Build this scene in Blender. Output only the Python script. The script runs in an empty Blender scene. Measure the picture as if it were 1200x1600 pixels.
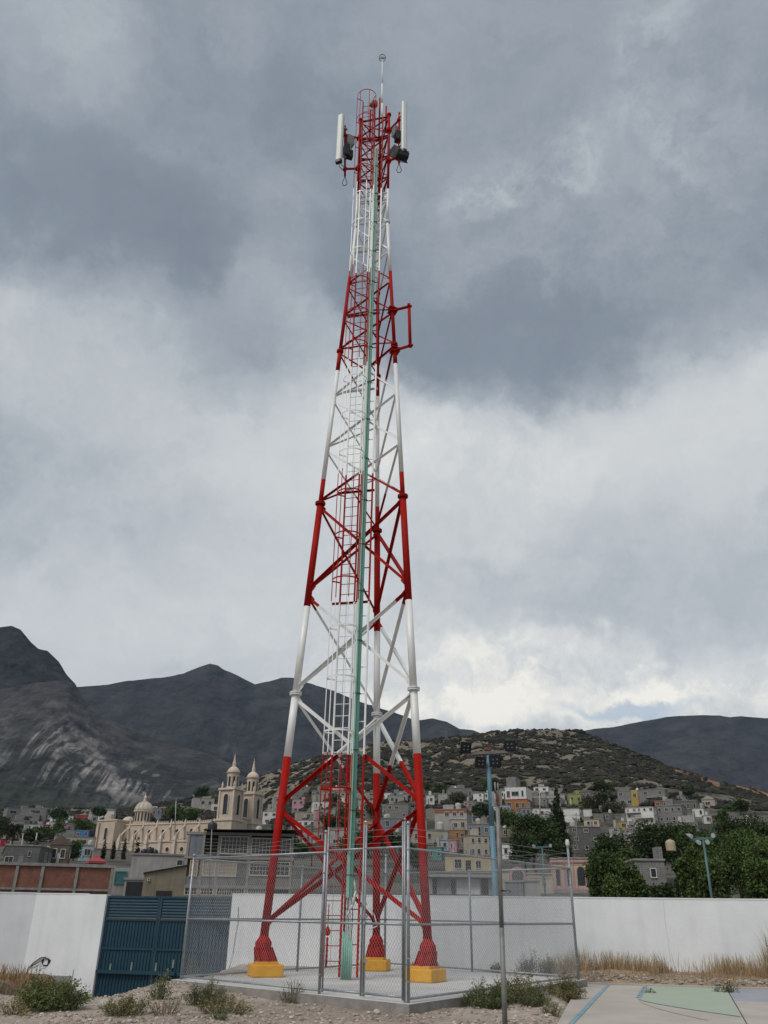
import bpy, math, random
import numpy as np
from mathutils import Matrix, Vector

sc = bpy.context.scene
COL = sc.collection
R = math.radians
rnd = random.Random(7)

# ------------------------------------------------------------------ camera, sky, sun, exposure
F, PIT, ROLL, ZC = 1257.97, 0.461726, -0.014715, 1.588      # focal length in photo pixels, pitch, roll, eye height


def ray(x, y):
    u, v = (x - 600) / F, (800 - y) / F
    c, s = math.cos(-ROLL), math.sin(-ROLL)
    u, v = u * c - v * s, u * s + v * c
    return Vector((u, math.cos(PIT) - v * math.sin(PIT), math.sin(PIT) + v * math.cos(PIT)))


def at(x, y, Y):
    d = ray(x, y)
    return d * (Y / d.y) + Vector((0, 0, ZC))


def gz(x, y, z):
    d = ray(x, y)
    return d * ((z - ZC) / d.z) + Vector((0, 0, ZC))


def azel(x, y):
    d = ray(x, y)
    return math.atan2(d.x, d.y), math.atan2(d.z, math.hypot(d.x, d.y))


def ppm(Y, z=4.0):
    return F / (Y * math.cos(PIT) + (z - ZC) * math.sin(PIT))


cam = bpy.data.cameras.new('camera')
cam.sensor_fit = 'VERTICAL'
cam.sensor_height = 24
cam.lens = 24 * F / 1600
cam.clip_start = 0.1
cam.clip_end = 30000
camo = bpy.data.objects.new('camera', cam)
COL.objects.link(camo)
camo.matrix_world = Matrix.Translation((0, 0, ZC)) @ Matrix.Rotation(math.pi / 2 + PIT, 4, 'X') @ Matrix.Rotation(-ROLL, 4, 'Z')
sc.camera = camo

SUN_EL, SUN_AZ = R(52), R(218)            # azimuth clockwise from +Y: behind the camera, a little to its left
world = bpy.data.worlds.new('World')
sc.world = world
world.use_nodes = True
nt = world.node_tree
nt.nodes.clear()


def N(t, **kw):
    n = nt.nodes.new(t)
    for k, v in kw.items():
        setattr(n, k, v)
    return n


def put(sock, v):
    if hasattr(v, 'is_output') or isinstance(v, bpy.types.NodeSocket):
        nt.links.new(v, sock)
    else:
        sock.default_value = v


def M(op, a, b=0.0, c=0.0):
    n = N('ShaderNodeMath', operation=op)
    put(n.inputs[0], a); put(n.inputs[1], b); put(n.inputs[2], c)
    return n.outputs[0]


def VM(op, a, b=(0, 0, 0), s=None):
    n = N('ShaderNodeVectorMath', operation=op)
    put(n.inputs[0], a); put(n.inputs[1], b)
    if s is not None:
        put(n.inputs['Scale'], s)
    return n.outputs[0]


def NOISE(vec, scale, detail=6, rough=.55, dist=0.0, col=False):
    n = N('ShaderNodeTexNoise')
    put(n.inputs['Vector'], vec)
    n.inputs['Scale'].default_value = scale
    n.inputs['Detail'].default_value = detail
    n.inputs['Roughness'].default_value = rough
    n.inputs['Distortion'].default_value = dist
    return n.outputs[1 if col else 0]


def STEP(v, a, b):
    n = N('ShaderNodeMapRange', interpolation_type='SMOOTHSTEP')
    put(n.inputs[0], v)
    n.inputs[1].default_value = a; n.inputs[2].default_value = b
    return n.outputs[0]


def build_sky():
    tc = N('ShaderNodeTexCoord')
    d = VM('NORMALIZE', tc.outputs['Generated'])
    sp = N('ShaderNodeSeparateXYZ'); put(sp.inputs[0], d)
    X, Y, Z = sp.outputs
    # cloud-deck coordinates: where the view ray meets a flat layer overhead
    k = M('DIVIDE', 1.0, M('ADD', M('MAXIMUM', Z, 0.0), 0.16))
    deck = VM('SCALE', d, s=k)
    half = (.5, .5, .5)
    w1 = VM('SUBTRACT', NOISE(deck, 1.0, 3, .5, col=True), half)
    w2 = VM('SUBTRACT', NOISE(d, 7.0, 10, .62, col=True), half)
    w3 = VM('SUBTRACT', NOISE(d, 26.0, 8, .6, col=True), half)
    wd = VM('ADD', VM('ADD', VM('ADD', d, VM('SCALE', w1, s=.10)), VM('SCALE', w2, s=.15)), VM('SCALE', w3, s=.035))
    sw = N('ShaderNodeSeparateXYZ'); put(sw.inputs[0], VM('NORMALIZE', wd))
    az = M('ARCTAN2', sw.outputs[0], sw.outputs[1])
    el = M('ARCSINE', sw.outputs[2])
    n1 = NOISE(VM('ADD', deck, VM('SCALE', w2, s=.8)), 1.3, 10, .6, .3)
    n2 = NOISE(VM('ADD', d, VM('SCALE', w2, s=.3)), 9.0, 10, .62, .2)
    n3 = NOISE(VM('ADD', deck, (7.3, 2.1, 4.4)), .45, 4, .5)
    B = M('ADD', .575, M('MULTIPLY', M('SUBTRACT', n1, .5), .30))
    B = M('ADD', B, M('MULTIPLY', M('SUBTRACT', n2, .5), .20))
    B = M('ADD', B, M('MULTIPLY', M('SUBTRACT', n3, .5), .12))
    # heavy upper cloud: a ragged lower rim, darkest just above the rim, thinning higher up
    fc = N('ShaderNodeFloatCurve')
    cv = fc.mapping.curves[0]
    pts = [(max(0, min(1, (azel(x, y)[0] + 1.4) / 2.8)), azel(x, y)[1] / 1.2) for x, y in SKY_RIM]
    pts = [(0.0, pts[0][1])] + sorted(pts) + [(1.0, pts[-1][1])]
    while len(cv.points) < len(pts):
        cv.points.new(.5, .5)
    for p, q in zip(cv.points, pts):
        p.location = q
    fc.mapping.update()
    put(fc.inputs['Value'], M('DIVIDE', M('ADD', az, 1.4), 2.8))
    s_ = M('SUBTRACT', el, M('MULTIPLY', fc.outputs[0], 1.2))
    rim = M('ADD', M('MULTIPLY', .45, STEP(s_, -.05, .05)), M('MULTIPLY', .55, STEP(s_, -.10, .14)))
    fade = M('ADD', .58, M('MULTIPLY', .42, STEP(s_, .42, .04)))
    B = M('SUBTRACT', B, M('MULTIPLY', M('MULTIPLY', rim, fade), .27))
    glowrim = M('MULTIPLY', STEP(s_, -.22, -.03), STEP(s_, .02, -.05))
    B = M('ADD', B, M('MULTIPLY', glowrim, .06))
    for (px, py, rx, ry, amt, soft, rag) in SKY_BLOBS:
        a0, e0 = azel(px, py)
        a1, _ = azel(px + rx, py); _, e1 = azel(px, py - ry)
        q = M('POWER', M('DIVIDE', M('SUBTRACT', az, a0), max(abs(a1 - a0), .01)), 2.0)
        r = M('POWER', M('DIVIDE', M('SUBTRACT', el, e0), max(abs(e1 - e0), .01)), 2.0)
        w = STEP(M('SQRT', M('ADD', q, r)), 1.0 + soft, 1.0 - soft)
        if rag:
            w = M('MULTIPLY', w, M('MULTIPLY', STEP(n2, .5 - rag, .5 + rag), 1.3))
        B = M('ADD', B, M('MULTIPLY', w, amt))
    ramp = N('ShaderNodeValToRGB')
    put(ramp.inputs[0], B)
    cr = ramp.color_ramp
    cr.interpolation = 'LINEAR'
    stops = SKY_STOPS
    while len(cr.elements) < len(stops):
        cr.elements.new(.5)
    for e, (p, c) in zip(cr.elements, stops):
        e.position = p
        e.color = (c[0], c[1], c[2], 1)
    ns = N('ShaderNodeTexSky', sky_type='NISHITA')
    ns.sun_disc = False
    ns.sun_elevation = SUN_EL
    ns.sun_rotation = SUN_AZ
    S = 0.1
    up = VM('SCALE', ramp.outputs[0], s=SKY_GAIN / S)
    # thin blue gap low on the right, where the cloud breaks
    a0, e0 = azel(985, 1110)
    q = M('POWER', M('DIVIDE', M('SUBTRACT', az, a0), .075), 2.0)
    r = M('POWER', M('DIVIDE', M('SUBTRACT', el, e0), .012), 2.0)
    gap = M('MULTIPLY', STEP(M('SQRT', M('ADD', q, r)), 1.5, .5), .6)
    mx = N('ShaderNodeMix', data_type='RGBA')
    put(mx.inputs['Factor'], M('SUBTRACT', .97, gap))
    put(mx.inputs['A'], ns.outputs[0]); put(mx.inputs['B'], up)
    bg = N('ShaderNodeBackground')
    put(bg.inputs[0], mx.outputs['Result'])
    bg.inputs[1].default_value = S
    out = N('ShaderNodeOutputWorld')
    nt.links.new(bg.outputs[0], out.inputs[0])


SKY_GAIN = 1.0
SKY_STOPS = [(.12, (.168, .197, .24)), (.30, (.225, .262, .312)), (.45, (.345, .383, .423)),
             (.60, (.53, .56, .58)), (.76, (.67, .685, .68)), (1.0, (.92, .89, .81))]
SKY_RIM = [(-300, 420), (0, 385), (110, 420), (240, 452), (340, 425), (430, 385), (500, 440), (560, 520), (640, 600), (720, 648), (800, 655), (890, 610), (1000, 585), (1090, 540), (1200, 500), (1500, 470)]
SKY_BLOBS = [
    (250, 350, 200, 80, -.07, .5, 0), (460, 480, 170, 120, -.15, .8, 0), (350, 560, 120, 90, -.05, .8, 0), (170, 610, 330, 240, -.085, .7, 0), (320, 975, 480, 110, .06, .7, 0), (820, 540, 220, 80, -.07, .5, 0), (620, 130, 420, 130, -.02, .6, 0),
    (60, 60, 150, 130, .10, .6, 0), (440, 350, 70, 60, .08, .7, 0), (760, 300, 60, 40, .10, .7, .2), (880, 270, 90, 50, .10, .7, .2), (1010, 110, 90, 110, .09, .7, .2), (1110, 230, 110, 80, .09, .7, .2), (900, 400, 220, 90, .05, .8, .2),
    (480, 720, 240, 150, .07, .7, 0), (740, 720, 170, 70, .10, .6, .3), (120, 790, 280, 120, -.05, .6, 0), (980, 900, 330, 90, -.05, .6, 0),
    (720, 1060, 260, 80, .24, .5, .35), (960, 1085, 380, 60, .17, .5, .35), (1130, 1080, 170, 60, .22, .5, .3), (780, 1105, 260, 40, .18, .5, 0), (900, 1062, 120, 40, -.13, .5, 0), (860, 1010, 200, 22, .10, .6, .25), (700, 860, 160, 60, .05, .7, .3),
]
build_sky()

sun = bpy.data.lights.new('sun', 'SUN')
sun.energy = 1.9
sun.angle = R(22)
sun.color = (1, .95, .88)
suno = bpy.data.objects.new('sun', sun)
COL.objects.link(suno)
sd = Vector((math.sin(SUN_AZ) * math.cos(SUN_EL), math.cos(SUN_AZ) * math.cos(SUN_EL), math.sin(SUN_EL)))
suno.rotation_euler = (-sd).to_track_quat('-Z', 'Y').to_euler()
sc.view_settings.view_transform = 'Standard'
sc.view_settings.look = 'None'
sc.view_settings.exposure = 0.12
sc.view_settings.gamma = 1.0
sc.view_settings.use_curve_mapping = False
sc.cycles.max_bounces = 6
sc.cycles.volume_bounces = 0

# ------------------------------------------------------------------ helpers


class MB:
    """collects simple shapes, then links them as one mesh object"""

    def __init__(self):
        self.v, self.f, self.m = [], [], []

    def add(self, vs, fs, mi=0):
        o = len(self.v)
        self.v += [tuple(p) for p in vs]
        self.f += [tuple(i + o for i in q) for q in fs]
        self.m += [mi] * len(fs)
        return self

    def box(self, c, s, rz=0.0, mi=0):
        x, y, z = s[0] / 2, s[1] / 2, s[2] / 2
        cs, sn = math.cos(rz), math.sin(rz)
        vs = []
        for dz in (-z, z):
            for dx, dy in ((-x, -y), (x, -y), (x, y), (-x, y)):
                vs.append((c[0] + dx * cs - dy * sn, c[1] + dx * sn + dy * cs, c[2] + dz))
        return self.add(vs, BOXF, mi)

    def span(self, x0, x1, y0, y1, z0, z1, mi=0):
        return self.box(((x0 + x1) / 2, (y0 + y1) / 2, (z0 + z1) / 2), (abs(x1 - x0), abs(y1 - y0), abs(z1 - z0)), 0, mi)

    def prof(self, p0, p1, pts, mi=0, hint=None, caps=True):
        """sweep a closed 2-D outline (list of (a,b)) from p0 to p1"""
        p0, p1 = Vector(p0), Vector(p1)
        d = (p1 - p0).normalized()
        h = Vector(hint) if hint is not None else (Vector((0, 0, 1)) if abs(d.z) < .95 else Vector((0, 1, 0)))
        a = d.cross(h).normalized()
        b = a.cross(d)
        n = len(pts)
        vs = [p0 + a * s + b * t for s, t in pts] + [p1 + a * s + b * t for s, t in pts]
        fs = [(i, (i + 1) % n, n + (i + 1) % n, n + i) for i in range(n)]
        if caps:
            fs += [tuple(range(n - 1, -1, -1)), tuple(range(n, 2 * n))]
        return self.add(vs, fs, mi)

    def tube(self, p0, p1, r0, n=8, r1=None, mi=0, caps=True):
        p0, p1 = Vector(p0), Vector(p1)
        r1 = r0 if r1 is None else r1
        d = (p1 - p0).normalized()
        h = Vector((0, 0, 1)) if abs(d.z) < .95 else Vector((0, 1, 0))
        a = d.cross(h).normalized(); b = a.cross(d)
        vs = []
        for p, r in ((p0, r0), (p1, r1)):
            for i in range(n):
                t = 2 * math.pi * i / n
                vs.append(p + a * (r * math.cos(t)) + b * (r * math.sin(t)))
        fs = [(i, (i + 1) % n, n + (i + 1) % n, n + i) for i in range(n)]
        if caps:
            fs += [tuple(range(n - 1, -1, -1)), tuple(range(n, 2 * n))]
        return self.add(vs, fs, mi)

    def path(self, pts, r, n=6, mi=0):
        for a, b in zip(pts[:-1], pts[1:]):
            self.tube(a, b, r, n, mi=mi)
        return self

    def lathe(self, c, prof, n=16, mi=0, ph=0.0, sq=None):
        """rings (r, z) about a vertical axis through c; optional centre shift per ring"""
        vs, fs = [], []
        for k, q in enumerate(prof):
            r, z = q[0], q[1]
            ox, oy = (q[2], q[3]) if len(q) > 2 else (0, 0)
            for i in range(n):
                t = ph + 2 * math.pi * i / n
                vs.append((c[0] + ox + r * math.cos(t), c[1] + oy + r * math.sin(t), c[2] + z))
        for k in range(len(prof) - 1):
            for i in range(n):
                j = (i + 1) % n
                fs.append((k * n + i, k * n + j, (k + 1) * n + j, (k + 1) * n + i))
        fs.append(tuple(range(n - 1, -1, -1)))
        fs.append(tuple(range((len(prof) - 1) * n, len(prof) * n)))
        return self.add(vs, fs, mi)

    def prism(self, poly, y0, y1, mi=0):
        """outline in local x-z, extruded along y"""
        n = len(poly)
        vs = [(x, y0, z) for x, z in poly] + [(x, y1, z) for x, z in poly]
        fs = [tuple(range(n)), tuple(range(2 * n - 1, n - 1, -1))]
        fs += [(i, n + i, n + (i + 1) % n, (i + 1) % n) for i in range(n)]
        return self.add(vs, fs, mi)

    def slab(self, poly, z0, z1, mi=0):
        """outline in x-y, extruded along z"""
        n = len(poly)
        vs = [(p[0], p[1], z0) for p in poly] + [(p[0], p[1], z1) for p in poly]
        fs = [tuple(range(n - 1, -1, -1)), tuple(range(n, 2 * n))]
        fs += [(i, (i + 1) % n, n + (i + 1) % n, n + i) for i in range(n)]
        return self.add(vs, fs, mi)

    def sheet(self, poly, z, mi=0):
        return self.add([(p[0], p[1], z) for p in poly], [tuple(range(len(poly)))], mi)

    def build(self, name, mats, parent=None, smooth=False, world=None, bevel=0):
        me = bpy.data.meshes.new(name)
        v = self.v
        if world is not None:                       # shapes were given in world space, parent root stands at `world`
            w = Vector(world)
            v = [(a - w.x, b - w.y, c - w.z) for a, b, c in v]
        me.from_pydata(v, [], self.f)
        if not isinstance(mats, (list, tuple)):
            mats = [mats]
        for m in mats:
            me.materials.append(m)
        if len(mats) > 1:
            me.polygons.foreach_set('material_index', self.m)
        if smooth:
            me.polygons.foreach_set('use_smooth', [len(f) <= 4 for f in self.f])
        me.update()
        o = bpy.data.objects.new(name, me)
        COL.objects.link(o)
        if parent is not None:
            o.parent = parent
        if bevel:
            b = o.modifiers.new('edge', 'BEVEL')
            b.width = bevel; b.segments = 2; b.limit_method = 'ANGLE'; b.angle_limit = R(40)
        return o


BOXF = [(3, 2, 1, 0), (4, 5, 6, 7), (0, 1, 5, 4), (1, 2, 6, 5), (2, 3, 7, 6), (3, 0, 4, 7)]


def np_mesh(name, verts, faces, mat, parent=None, col=None, smooth=False):
    """verts (n,3), faces (m,k) arrays; col (n,3) colour per vertex"""
    me = bpy.data.meshes.new(name)
    verts = np.asarray(verts, np.float32); faces = np.asarray(faces, np.int32)
    m, k = faces.shape
    me.vertices.add(len(verts)); me.vertices.foreach_set('co', verts.ravel())
    me.loops.add(m * k); me.loops.foreach_set('vertex_index', faces.ravel())
    me.polygons.add(m)
    me.polygons.foreach_set('loop_start', np.arange(0, m * k, k, dtype=np.int32))
    me.polygons.foreach_set('use_smooth', np.full(m, smooth))
    if col is not None:
        a = me.color_attributes.new('Col', 'FLOAT_COLOR', 'POINT')
        c4 = np.ones((len(verts), 4), np.float32); c4[:, :3] = col
        a.data.foreach_set('color', c4.ravel())
    me.materials.append(mat)
    me.update(calc_edges=True)
    me.validate()
    o = bpy.data.objects.new(name, me)
    COL.objects.link(o)
    if parent is not None:
        o.parent = parent
    return o


def tag(o, label=None, cat=None, group=None, kind=None):
    if label: o['label'] = label
    if cat: o['category'] = cat
    if group: o['group'] = group
    if kind: o['kind'] = kind
    return o


def thing(name, label, cat, loc=(0, 0, 0), rz=0.0, group=None):
    o = bpy.data.objects.new(name, None)
    o.empty_display_size = .2
    COL.objects.link(o)
    o.location = loc
    o.rotation_euler = (0, 0, rz)
    return tag(o, label, cat, group)


def kids(o):
    return [c for c in o.children]


def dup(root, loc, rz=None, label=None, group=None, scale=None):
    r = root.copy(); COL.objects.link(r); r.location = loc
    if rz is not None: r.rotation_euler = (0, 0, rz)
    if scale is not None: r.scale = scale if hasattr(scale, '__len__') else (scale,) * 3
    if label: r['label'] = label
    if group: r['group'] = group
    for ch in kids(root):
        c = ch.copy(); COL.objects.link(c); c.parent = r
        for g in kids(ch):
            d = g.copy(); COL.objects.link(d); d.parent = c
    return r


# ------------------------------------------------------------------ noise for shapes
class Noise:
    def __init__(self, seed):
        self.t = np.random.RandomState(seed).rand(64, 64, 64).astype(np.float32)

    def __call__(self, x, y, z=0.0):
        x, y, z = np.broadcast_arrays(np.asarray(x, float), np.asarray(y, float), np.asarray(z, float))
        xi, yi, zi = np.floor(x).astype(int), np.floor(y).astype(int), np.floor(z).astype(int)
        fx, fy, fz = x - xi, y - yi, z - zi
        fx, fy, fz = [f * f * f * (f * (f * 6 - 15) + 10) for f in (fx, fy, fz)]
        t = self.t
        r = 0
        for a in (0, 1):
            for b in (0, 1):
                for c in (0, 1):
                    w = (fx if a else 1 - fx) * (fy if b else 1 - fy) * (fz if c else 1 - fz)
                    r = r + w * t[(xi + a) & 63, (yi + b) & 63, (zi + c) & 63]
        return r

    def fbm(self, x, y, z=0.0, o=5, g=.5, ridged=False):
        s, a, n = 0, 1.0, 0
        for i in range(o):
            v = self(x * 2 ** i + 13.7 * i, y * 2 ** i + 7.1 * i, z * 2 ** i)
            if ridged:
                v = 1 - np.abs(2 * v - 1)
            s = s + a * v; n += a; a *= g
        return s / n


NZ = Noise(3)


def sm(a, b, x):
    t = np.clip((np.asarray(x, float) - a) / (b - a), 0, 1)
    return t * t * (3 - 2 * t)


# ------------------------------------------------------------------ materials
def pmat(name, c1, c2=None, scale=3.0, rough=.75, bump=.15, bscale=None, metal=0.0, streak=0.0, attr=False, detail=6,
         coord='Object', dirt=None, brick=None, spec=None, anis=None, bdist=.05):
    m = bpy.data.materials.new(name)
    m.use_nodes = True
    t = m.node_tree
    b = t.nodes['Principled BSDF']
    L = t.links.new
    tc = t.nodes.new('ShaderNodeTexCoord')
    src = tc.outputs[coord]
    if anis:
        mp = t.nodes.new('ShaderNodeMapping'); mp.inputs['Scale'].default_value = anis
        L(src, mp.inputs[0]); src = mp.outputs[0]
    n = t.nodes.new('ShaderNodeTexNoise')
    n.inputs['Scale'].default_value = scale; n.inputs['Detail'].default_value = detail; n.inputs['Roughness'].default_value = .62
    L(src, n.inputs['Vector'])
    c2 = c2 or tuple(x * .8 for x in c1)
    rp = t.nodes.new('ShaderNodeValToRGB')
    rp.color_ramp.elements[0].position = .32; rp.color_ramp.elements[1].position = .68
    rp.color_ramp.elements[0].color = (*c2, 1); rp.color_ramp.elements[1].color = (*c1, 1)
    L(n.outputs[0], rp.inputs[0])
    col = rp.outputs[0]

    def mul(a, bsock, fac=1.0, mode='MULTIPLY'):
        x = t.nodes.new('ShaderNodeMix'); x.data_type = 'RGBA'; x.blend_type = mode
        if isinstance(fac, float): x.inputs['Factor'].default_value = fac
        else: L(fac, x.inputs['Factor'])
        L(a, x.inputs['A'])
        if isinstance(bsock, tuple): x.inputs['B'].default_value = (*bsock, 1)
        else: L(bsock, x.inputs['B'])
        return x.outputs['Result']
    if brick:
        bt = t.nodes.new('ShaderNodeTexBrick')
        mp = t.nodes.new('ShaderNodeMapping'); mp.inputs['Rotation'].default_value = (R(90), 0, 0)
        # use x+y along the wall so both wall directions show courses
        sp = t.nodes.new('ShaderNodeSeparateXYZ'); L(tc.outputs['Object'], sp.inputs[0])
        ad = t.nodes.new('ShaderNodeMath'); ad.operation = 'ADD'; L(sp.outputs[0], ad.inputs[0]); L(sp.outputs[1], ad.inputs[1])
        cb = t.nodes.new('ShaderNodeCombineXYZ'); L(ad.outputs[0], cb.inputs[0]); L(sp.outputs[2], cb.inputs[1])
        L(cb.outputs[0], bt.inputs['Vector'])
        bt.inputs['Scale'].default_value = 1.0
        bt.inputs['Brick Width'].default_value = brick[0]; bt.inputs['Row Height'].default_value = brick[1]
        bt.inputs['Mortar Size'].default_value = brick[2]
        bt.inputs['Color1'].default_value = (1, 1, 1, 1); bt.inputs['Color2'].default_value = (*brick[4], 1)
        bt.inputs['Mortar'].default_value = (*brick[3], 1)
        col = mul(col, bt.outputs[0])
    if attr:
        va = t.nodes.new('ShaderNodeVertexColor'); va.layer_name = 'Col'
        col = mul(va.outputs[0], col)
    if streak:
        mp = t.nodes.new('ShaderNodeMapping'); mp.inputs['Scale'].default_value = (2.2, 2.2, .16)
        L(tc.outputs['Object'], mp.inputs[0])
        n2 = t.nodes.new('ShaderNodeTexNoise'); n2.inputs['Scale'].default_value = 1.6; n2.inputs['Detail'].default_value = 8
        L(mp.outputs[0], n2.inputs['Vector'])
        mr = t.nodes.new('ShaderNodeMapRange'); mr.inputs[1].default_value = .48; mr.inputs[2].default_value = .78
        mr.inputs[4].default_value = streak
        L(n2.outputs[0], mr.inputs[0])
        col = mul(col, dirt or (.5, .47, .42), mr.outputs[0])
    L(col, b.inputs['Base Color'])
    b.inputs['Roughness'].default_value = rough
    b.inputs['Metallic'].default_value = metal
    if spec is not None:
        b.inputs['Specular IOR Level'].default_value = spec
    if bump:
        nb = t.nodes.new('ShaderNodeTexNoise'); nb.inputs['Scale'].default_value = bscale or scale * 6; nb.inputs['Detail'].default_value = 6
        L(src, nb.inputs['Vector'])
        bp = t.nodes.new('ShaderNodeBump'); bp.inputs['Strength'].default_value = bump; bp.inputs['Distance'].default_value = bdist
        L(nb.outputs[0], bp.inputs['Height']); L(bp.outputs[0], b.inputs['Normal'])
    return m


MT = {}
MT['red'] = pmat('red_paint', (.36, .011, .007), (.27, .009, .006), 1.3, .6, .04, 60, spec=.08, streak=.35, dirt=(.45, .4, .4))
MT['white'] = pmat('white_paint', (.78, .78, .77), (.66, .67, .66), 1.1, .42, .04, 60, streak=.35, dirt=(.62, .6, .56))
MT['yellow'] = pmat('yellow_paint', (.80, .40, .006), (.68, .32, .005), 5, .6, .2, 30, streak=.3)
MT['galv'] = pmat('galvanised_steel', (.36, .38, .40), (.25, .27, .29), 9, .48, .05, 80, metal=.55)
MT['wire'] = pmat('galvanised_wire', (.40, .42, .43), (.29, .31, .33), 9, .5, 0, metal=.4)
MT['green'] = pmat('green_painted_tray', (.25, .46, .385), (.18, .36, .295), 2.5, .5, .08, 40)
MT['darkgreen'] = pmat('dark_green_edge', (.02, .09, .07), (.015, .06, .05), 3, .5, 0)
MT['black'] = pmat('black_plastic', (.018, .019, .02), (.01, .01, .011), 5, .5, .05)
MT['radome'] = pmat('antenna_radome', (.62, .66, .64), (.55, .59, .57), 2, .5, .02)
MT['greybox'] = pmat('grey_radio_casing', (.36, .38, .39), (.28, .3, .31), 4, .5, .05)
MT['slab'] = pmat('pale_concrete_slab', (.61, .60, .58), (.46, .45, .43), .9, .9, .2, 40, streak=0)
MT['slabside'] = pmat('raw_concrete_edge', (.30, .28, .26), (.20, .185, .17), 4, .95, .4, 40)
MT['wall'] = pmat('white_limewash', (.79, .82, .84), (.67, .70, .72), .55, .9, .15, 30, streak=.30, dirt=(.74, .73, .70), detail=9)
MT['wallraw'] = pmat('rough_foundation', (.34, .34, .33), (.2, .2, .2), 5, .95, .6, 20)
MT['gate'] = pmat('teal_steel_sheet', (.007, .048, .080), (.005, .036, .060), 2.0, .5, .08, 20, streak=.25, dirt=(.9, .8, .7))
MT['glass'] = pmat('dark_window_glass', (.02, .024, .028), (.012, .014, .017), 2, .12, 0)
MT['tealglass'] = pmat('teal_window_glass', (.04, .16, .16), (.02, .1, .1), 2, .2, 0)
MT['frame'] = pmat('window_frame_paint', (.5, .49, .46), (.36, .35, .33), 4, .7, 0)
MT['wframe'] = pmat('window_white_frame', (.72, .71, .69), (.6, .6, .58), 4, .7, 0)
MT['roof'] = pmat('roof_concrete', (.30, .29, .27), (.18, .175, .165), 2, .95, .2)
MT['cable'] = pmat('black_cable', (.015, .015, .016), (.01, .01, .01), 3, .6, 0)
MT['rust'] = pmat('rusty_steel', (.22, .085, .045), (.10, .05, .035), 9, .85, .3)
MT['bluepost'] = pmat('light_blue_post_paint', (.12, .25, .33), (.09, .20, .27), 2, .5, .05)
MT['tealpost'] = pmat('teal_post_paint', (.075, .17, .17), (.055, .13, .135), 2, .5, .05)
MT['lens'] = pmat('lamp_lens', (.6, .62, .62), (.45, .47, .48), 3, .15, 0)
MT['darklens'] = pmat('dark_floodlight_lens', (.03, .032, .04), (.02, .02, .025), 3, .12, 0)
MT['wood'] = pmat('weathered_timber', (.22, .2, .18), (.14, .125, .11), 3, .9, .3)

# ------------------------------------------------------------------ ground, terrain, hills
CA = R(-12.59)                                         # the court, the tower and the wall share this direction
CU = Vector((math.cos(CA), math.sin(CA), 0)); CV = Vector((-math.sin(CA), math.cos(CA), 0))
SZ = .18                                               # top of the tower's slab
SL = [Vector(p) for p in ((-4.42, 20.95, 0), (.55, 16.40, 0), (4.95, 22.80, 0), (.22, 27.55, 0))]   # fence corners


def wallY(x):
    return 29.0 - .223 * x


def near_z(x, y):
    x = np.asarray(x, float); y = np.asarray(y, float)
    z = .02 + .05 * (NZ.fbm(x * .5, y * .5, 1.0) - .5) + .10 * (NZ.fbm(x * 1.9, y * 1.9, 5.0) - .5)
    dip = sm(18.0, 25.5, y + .25 * (x + 7)) * sm(-4.35, -6.2, x)
    low = 1.32 - .86 * sm(-9.9, -11.2, x) * sm(24.5, 27.5, y)
    z = z - dip * low
    z = z + .16 * np.exp(-((x + 5.1) ** 2 / .9 + (y - 20.6) ** 2 / 1.0)) + .10 * np.exp(-((x + 4.2) ** 2 + (y - 19.6) ** 2) / 1.2)
    z = z + .10 * np.exp(-((x - 4.3) ** 2 / .8 + (y - 20.5) ** 2 / 4))
    z = z + .14 * sm(24.3, 25.6, y + .223 * x) * sm(5.0, 6.0, x) * (.6 + .8 * NZ.fbm(x * .9, y * .9, 3))
    # level under the court and the slab
    px = (x - 5.16) * CU.x + (y - 23.75) * CU.y
    py = (x - 5.16) * CV.x + (y - 23.75) * CV.y
    px = px - .04 * py
    court = sm(-.30, .02, px) * sm(.35, -.05, py)
    z = z * (1 - court) + (-.06) * court
    return z


def build_ground():
    xs = np.concatenate([np.linspace(-90, -17, 26), np.arange(-16.8, 17, .13), np.linspace(17.3, 90, 26)])
    ys = np.concatenate([np.linspace(-90, 10, 36), np.arange(11, 33, .12), np.linspace(33.2, 42, 14)])
    X, Y = np.meshgrid(xs, ys)
    Z = near_z(X, Y)
    Z -= .6 * sm(33.5, 41, Y)
    v = np.stack([X, Y, Z], -1).reshape(-1, 3)
    nx, ny = len(xs), len(ys)
    i = (np.arange(ny - 1)[:, None] * nx + np.arange(nx - 1)[None]).ravel()
    f = np.stack([i, i + 1, i + nx + 1, i + nx], 1)
    a = NZ.fbm(X * .35, Y * .35, 9.)[..., None]; b = NZ.fbm(X * 1.6, Y * 1.6, 2.)[..., None]
    pale = np.array([.43, .37, .315]); mid = np.array([.33, .275, .225]); red = np.array([.24, .14, .08]); dark = np.array([.12, .095, .07])
    c = pale * sm(.35, .62, a) + mid * (1 - sm(.35, .62, a))
    c = c * (.72 + .5 * b)
    bank = (sm(-8.2, -9.6, X) * sm(19.5, 22.5, Y))[..., None]
    c = c * (1 - bank) + (red * sm(.42, .58, b) + dark * (1 - sm(.42, .58, b))) * bank
    strip = (sm(24.4, 25.2, Y + .223 * X) * sm(4.6, 5.6, X))[..., None]
    c = c * (1 - strip) + (np.array([.34, .25, .17]) * (.6 + .8 * b)) * strip
    m = pmat('dry_dirt', (1.06, 1.05, 1.04), (.66, .64, .62), 7.0, .97, 1.0, 14, attr=True, detail=9)
    return tag(np_mesh('ground', v, f, m, col=c.reshape(-1, 3), smooth=True), kind='structure')


build_ground()

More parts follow.
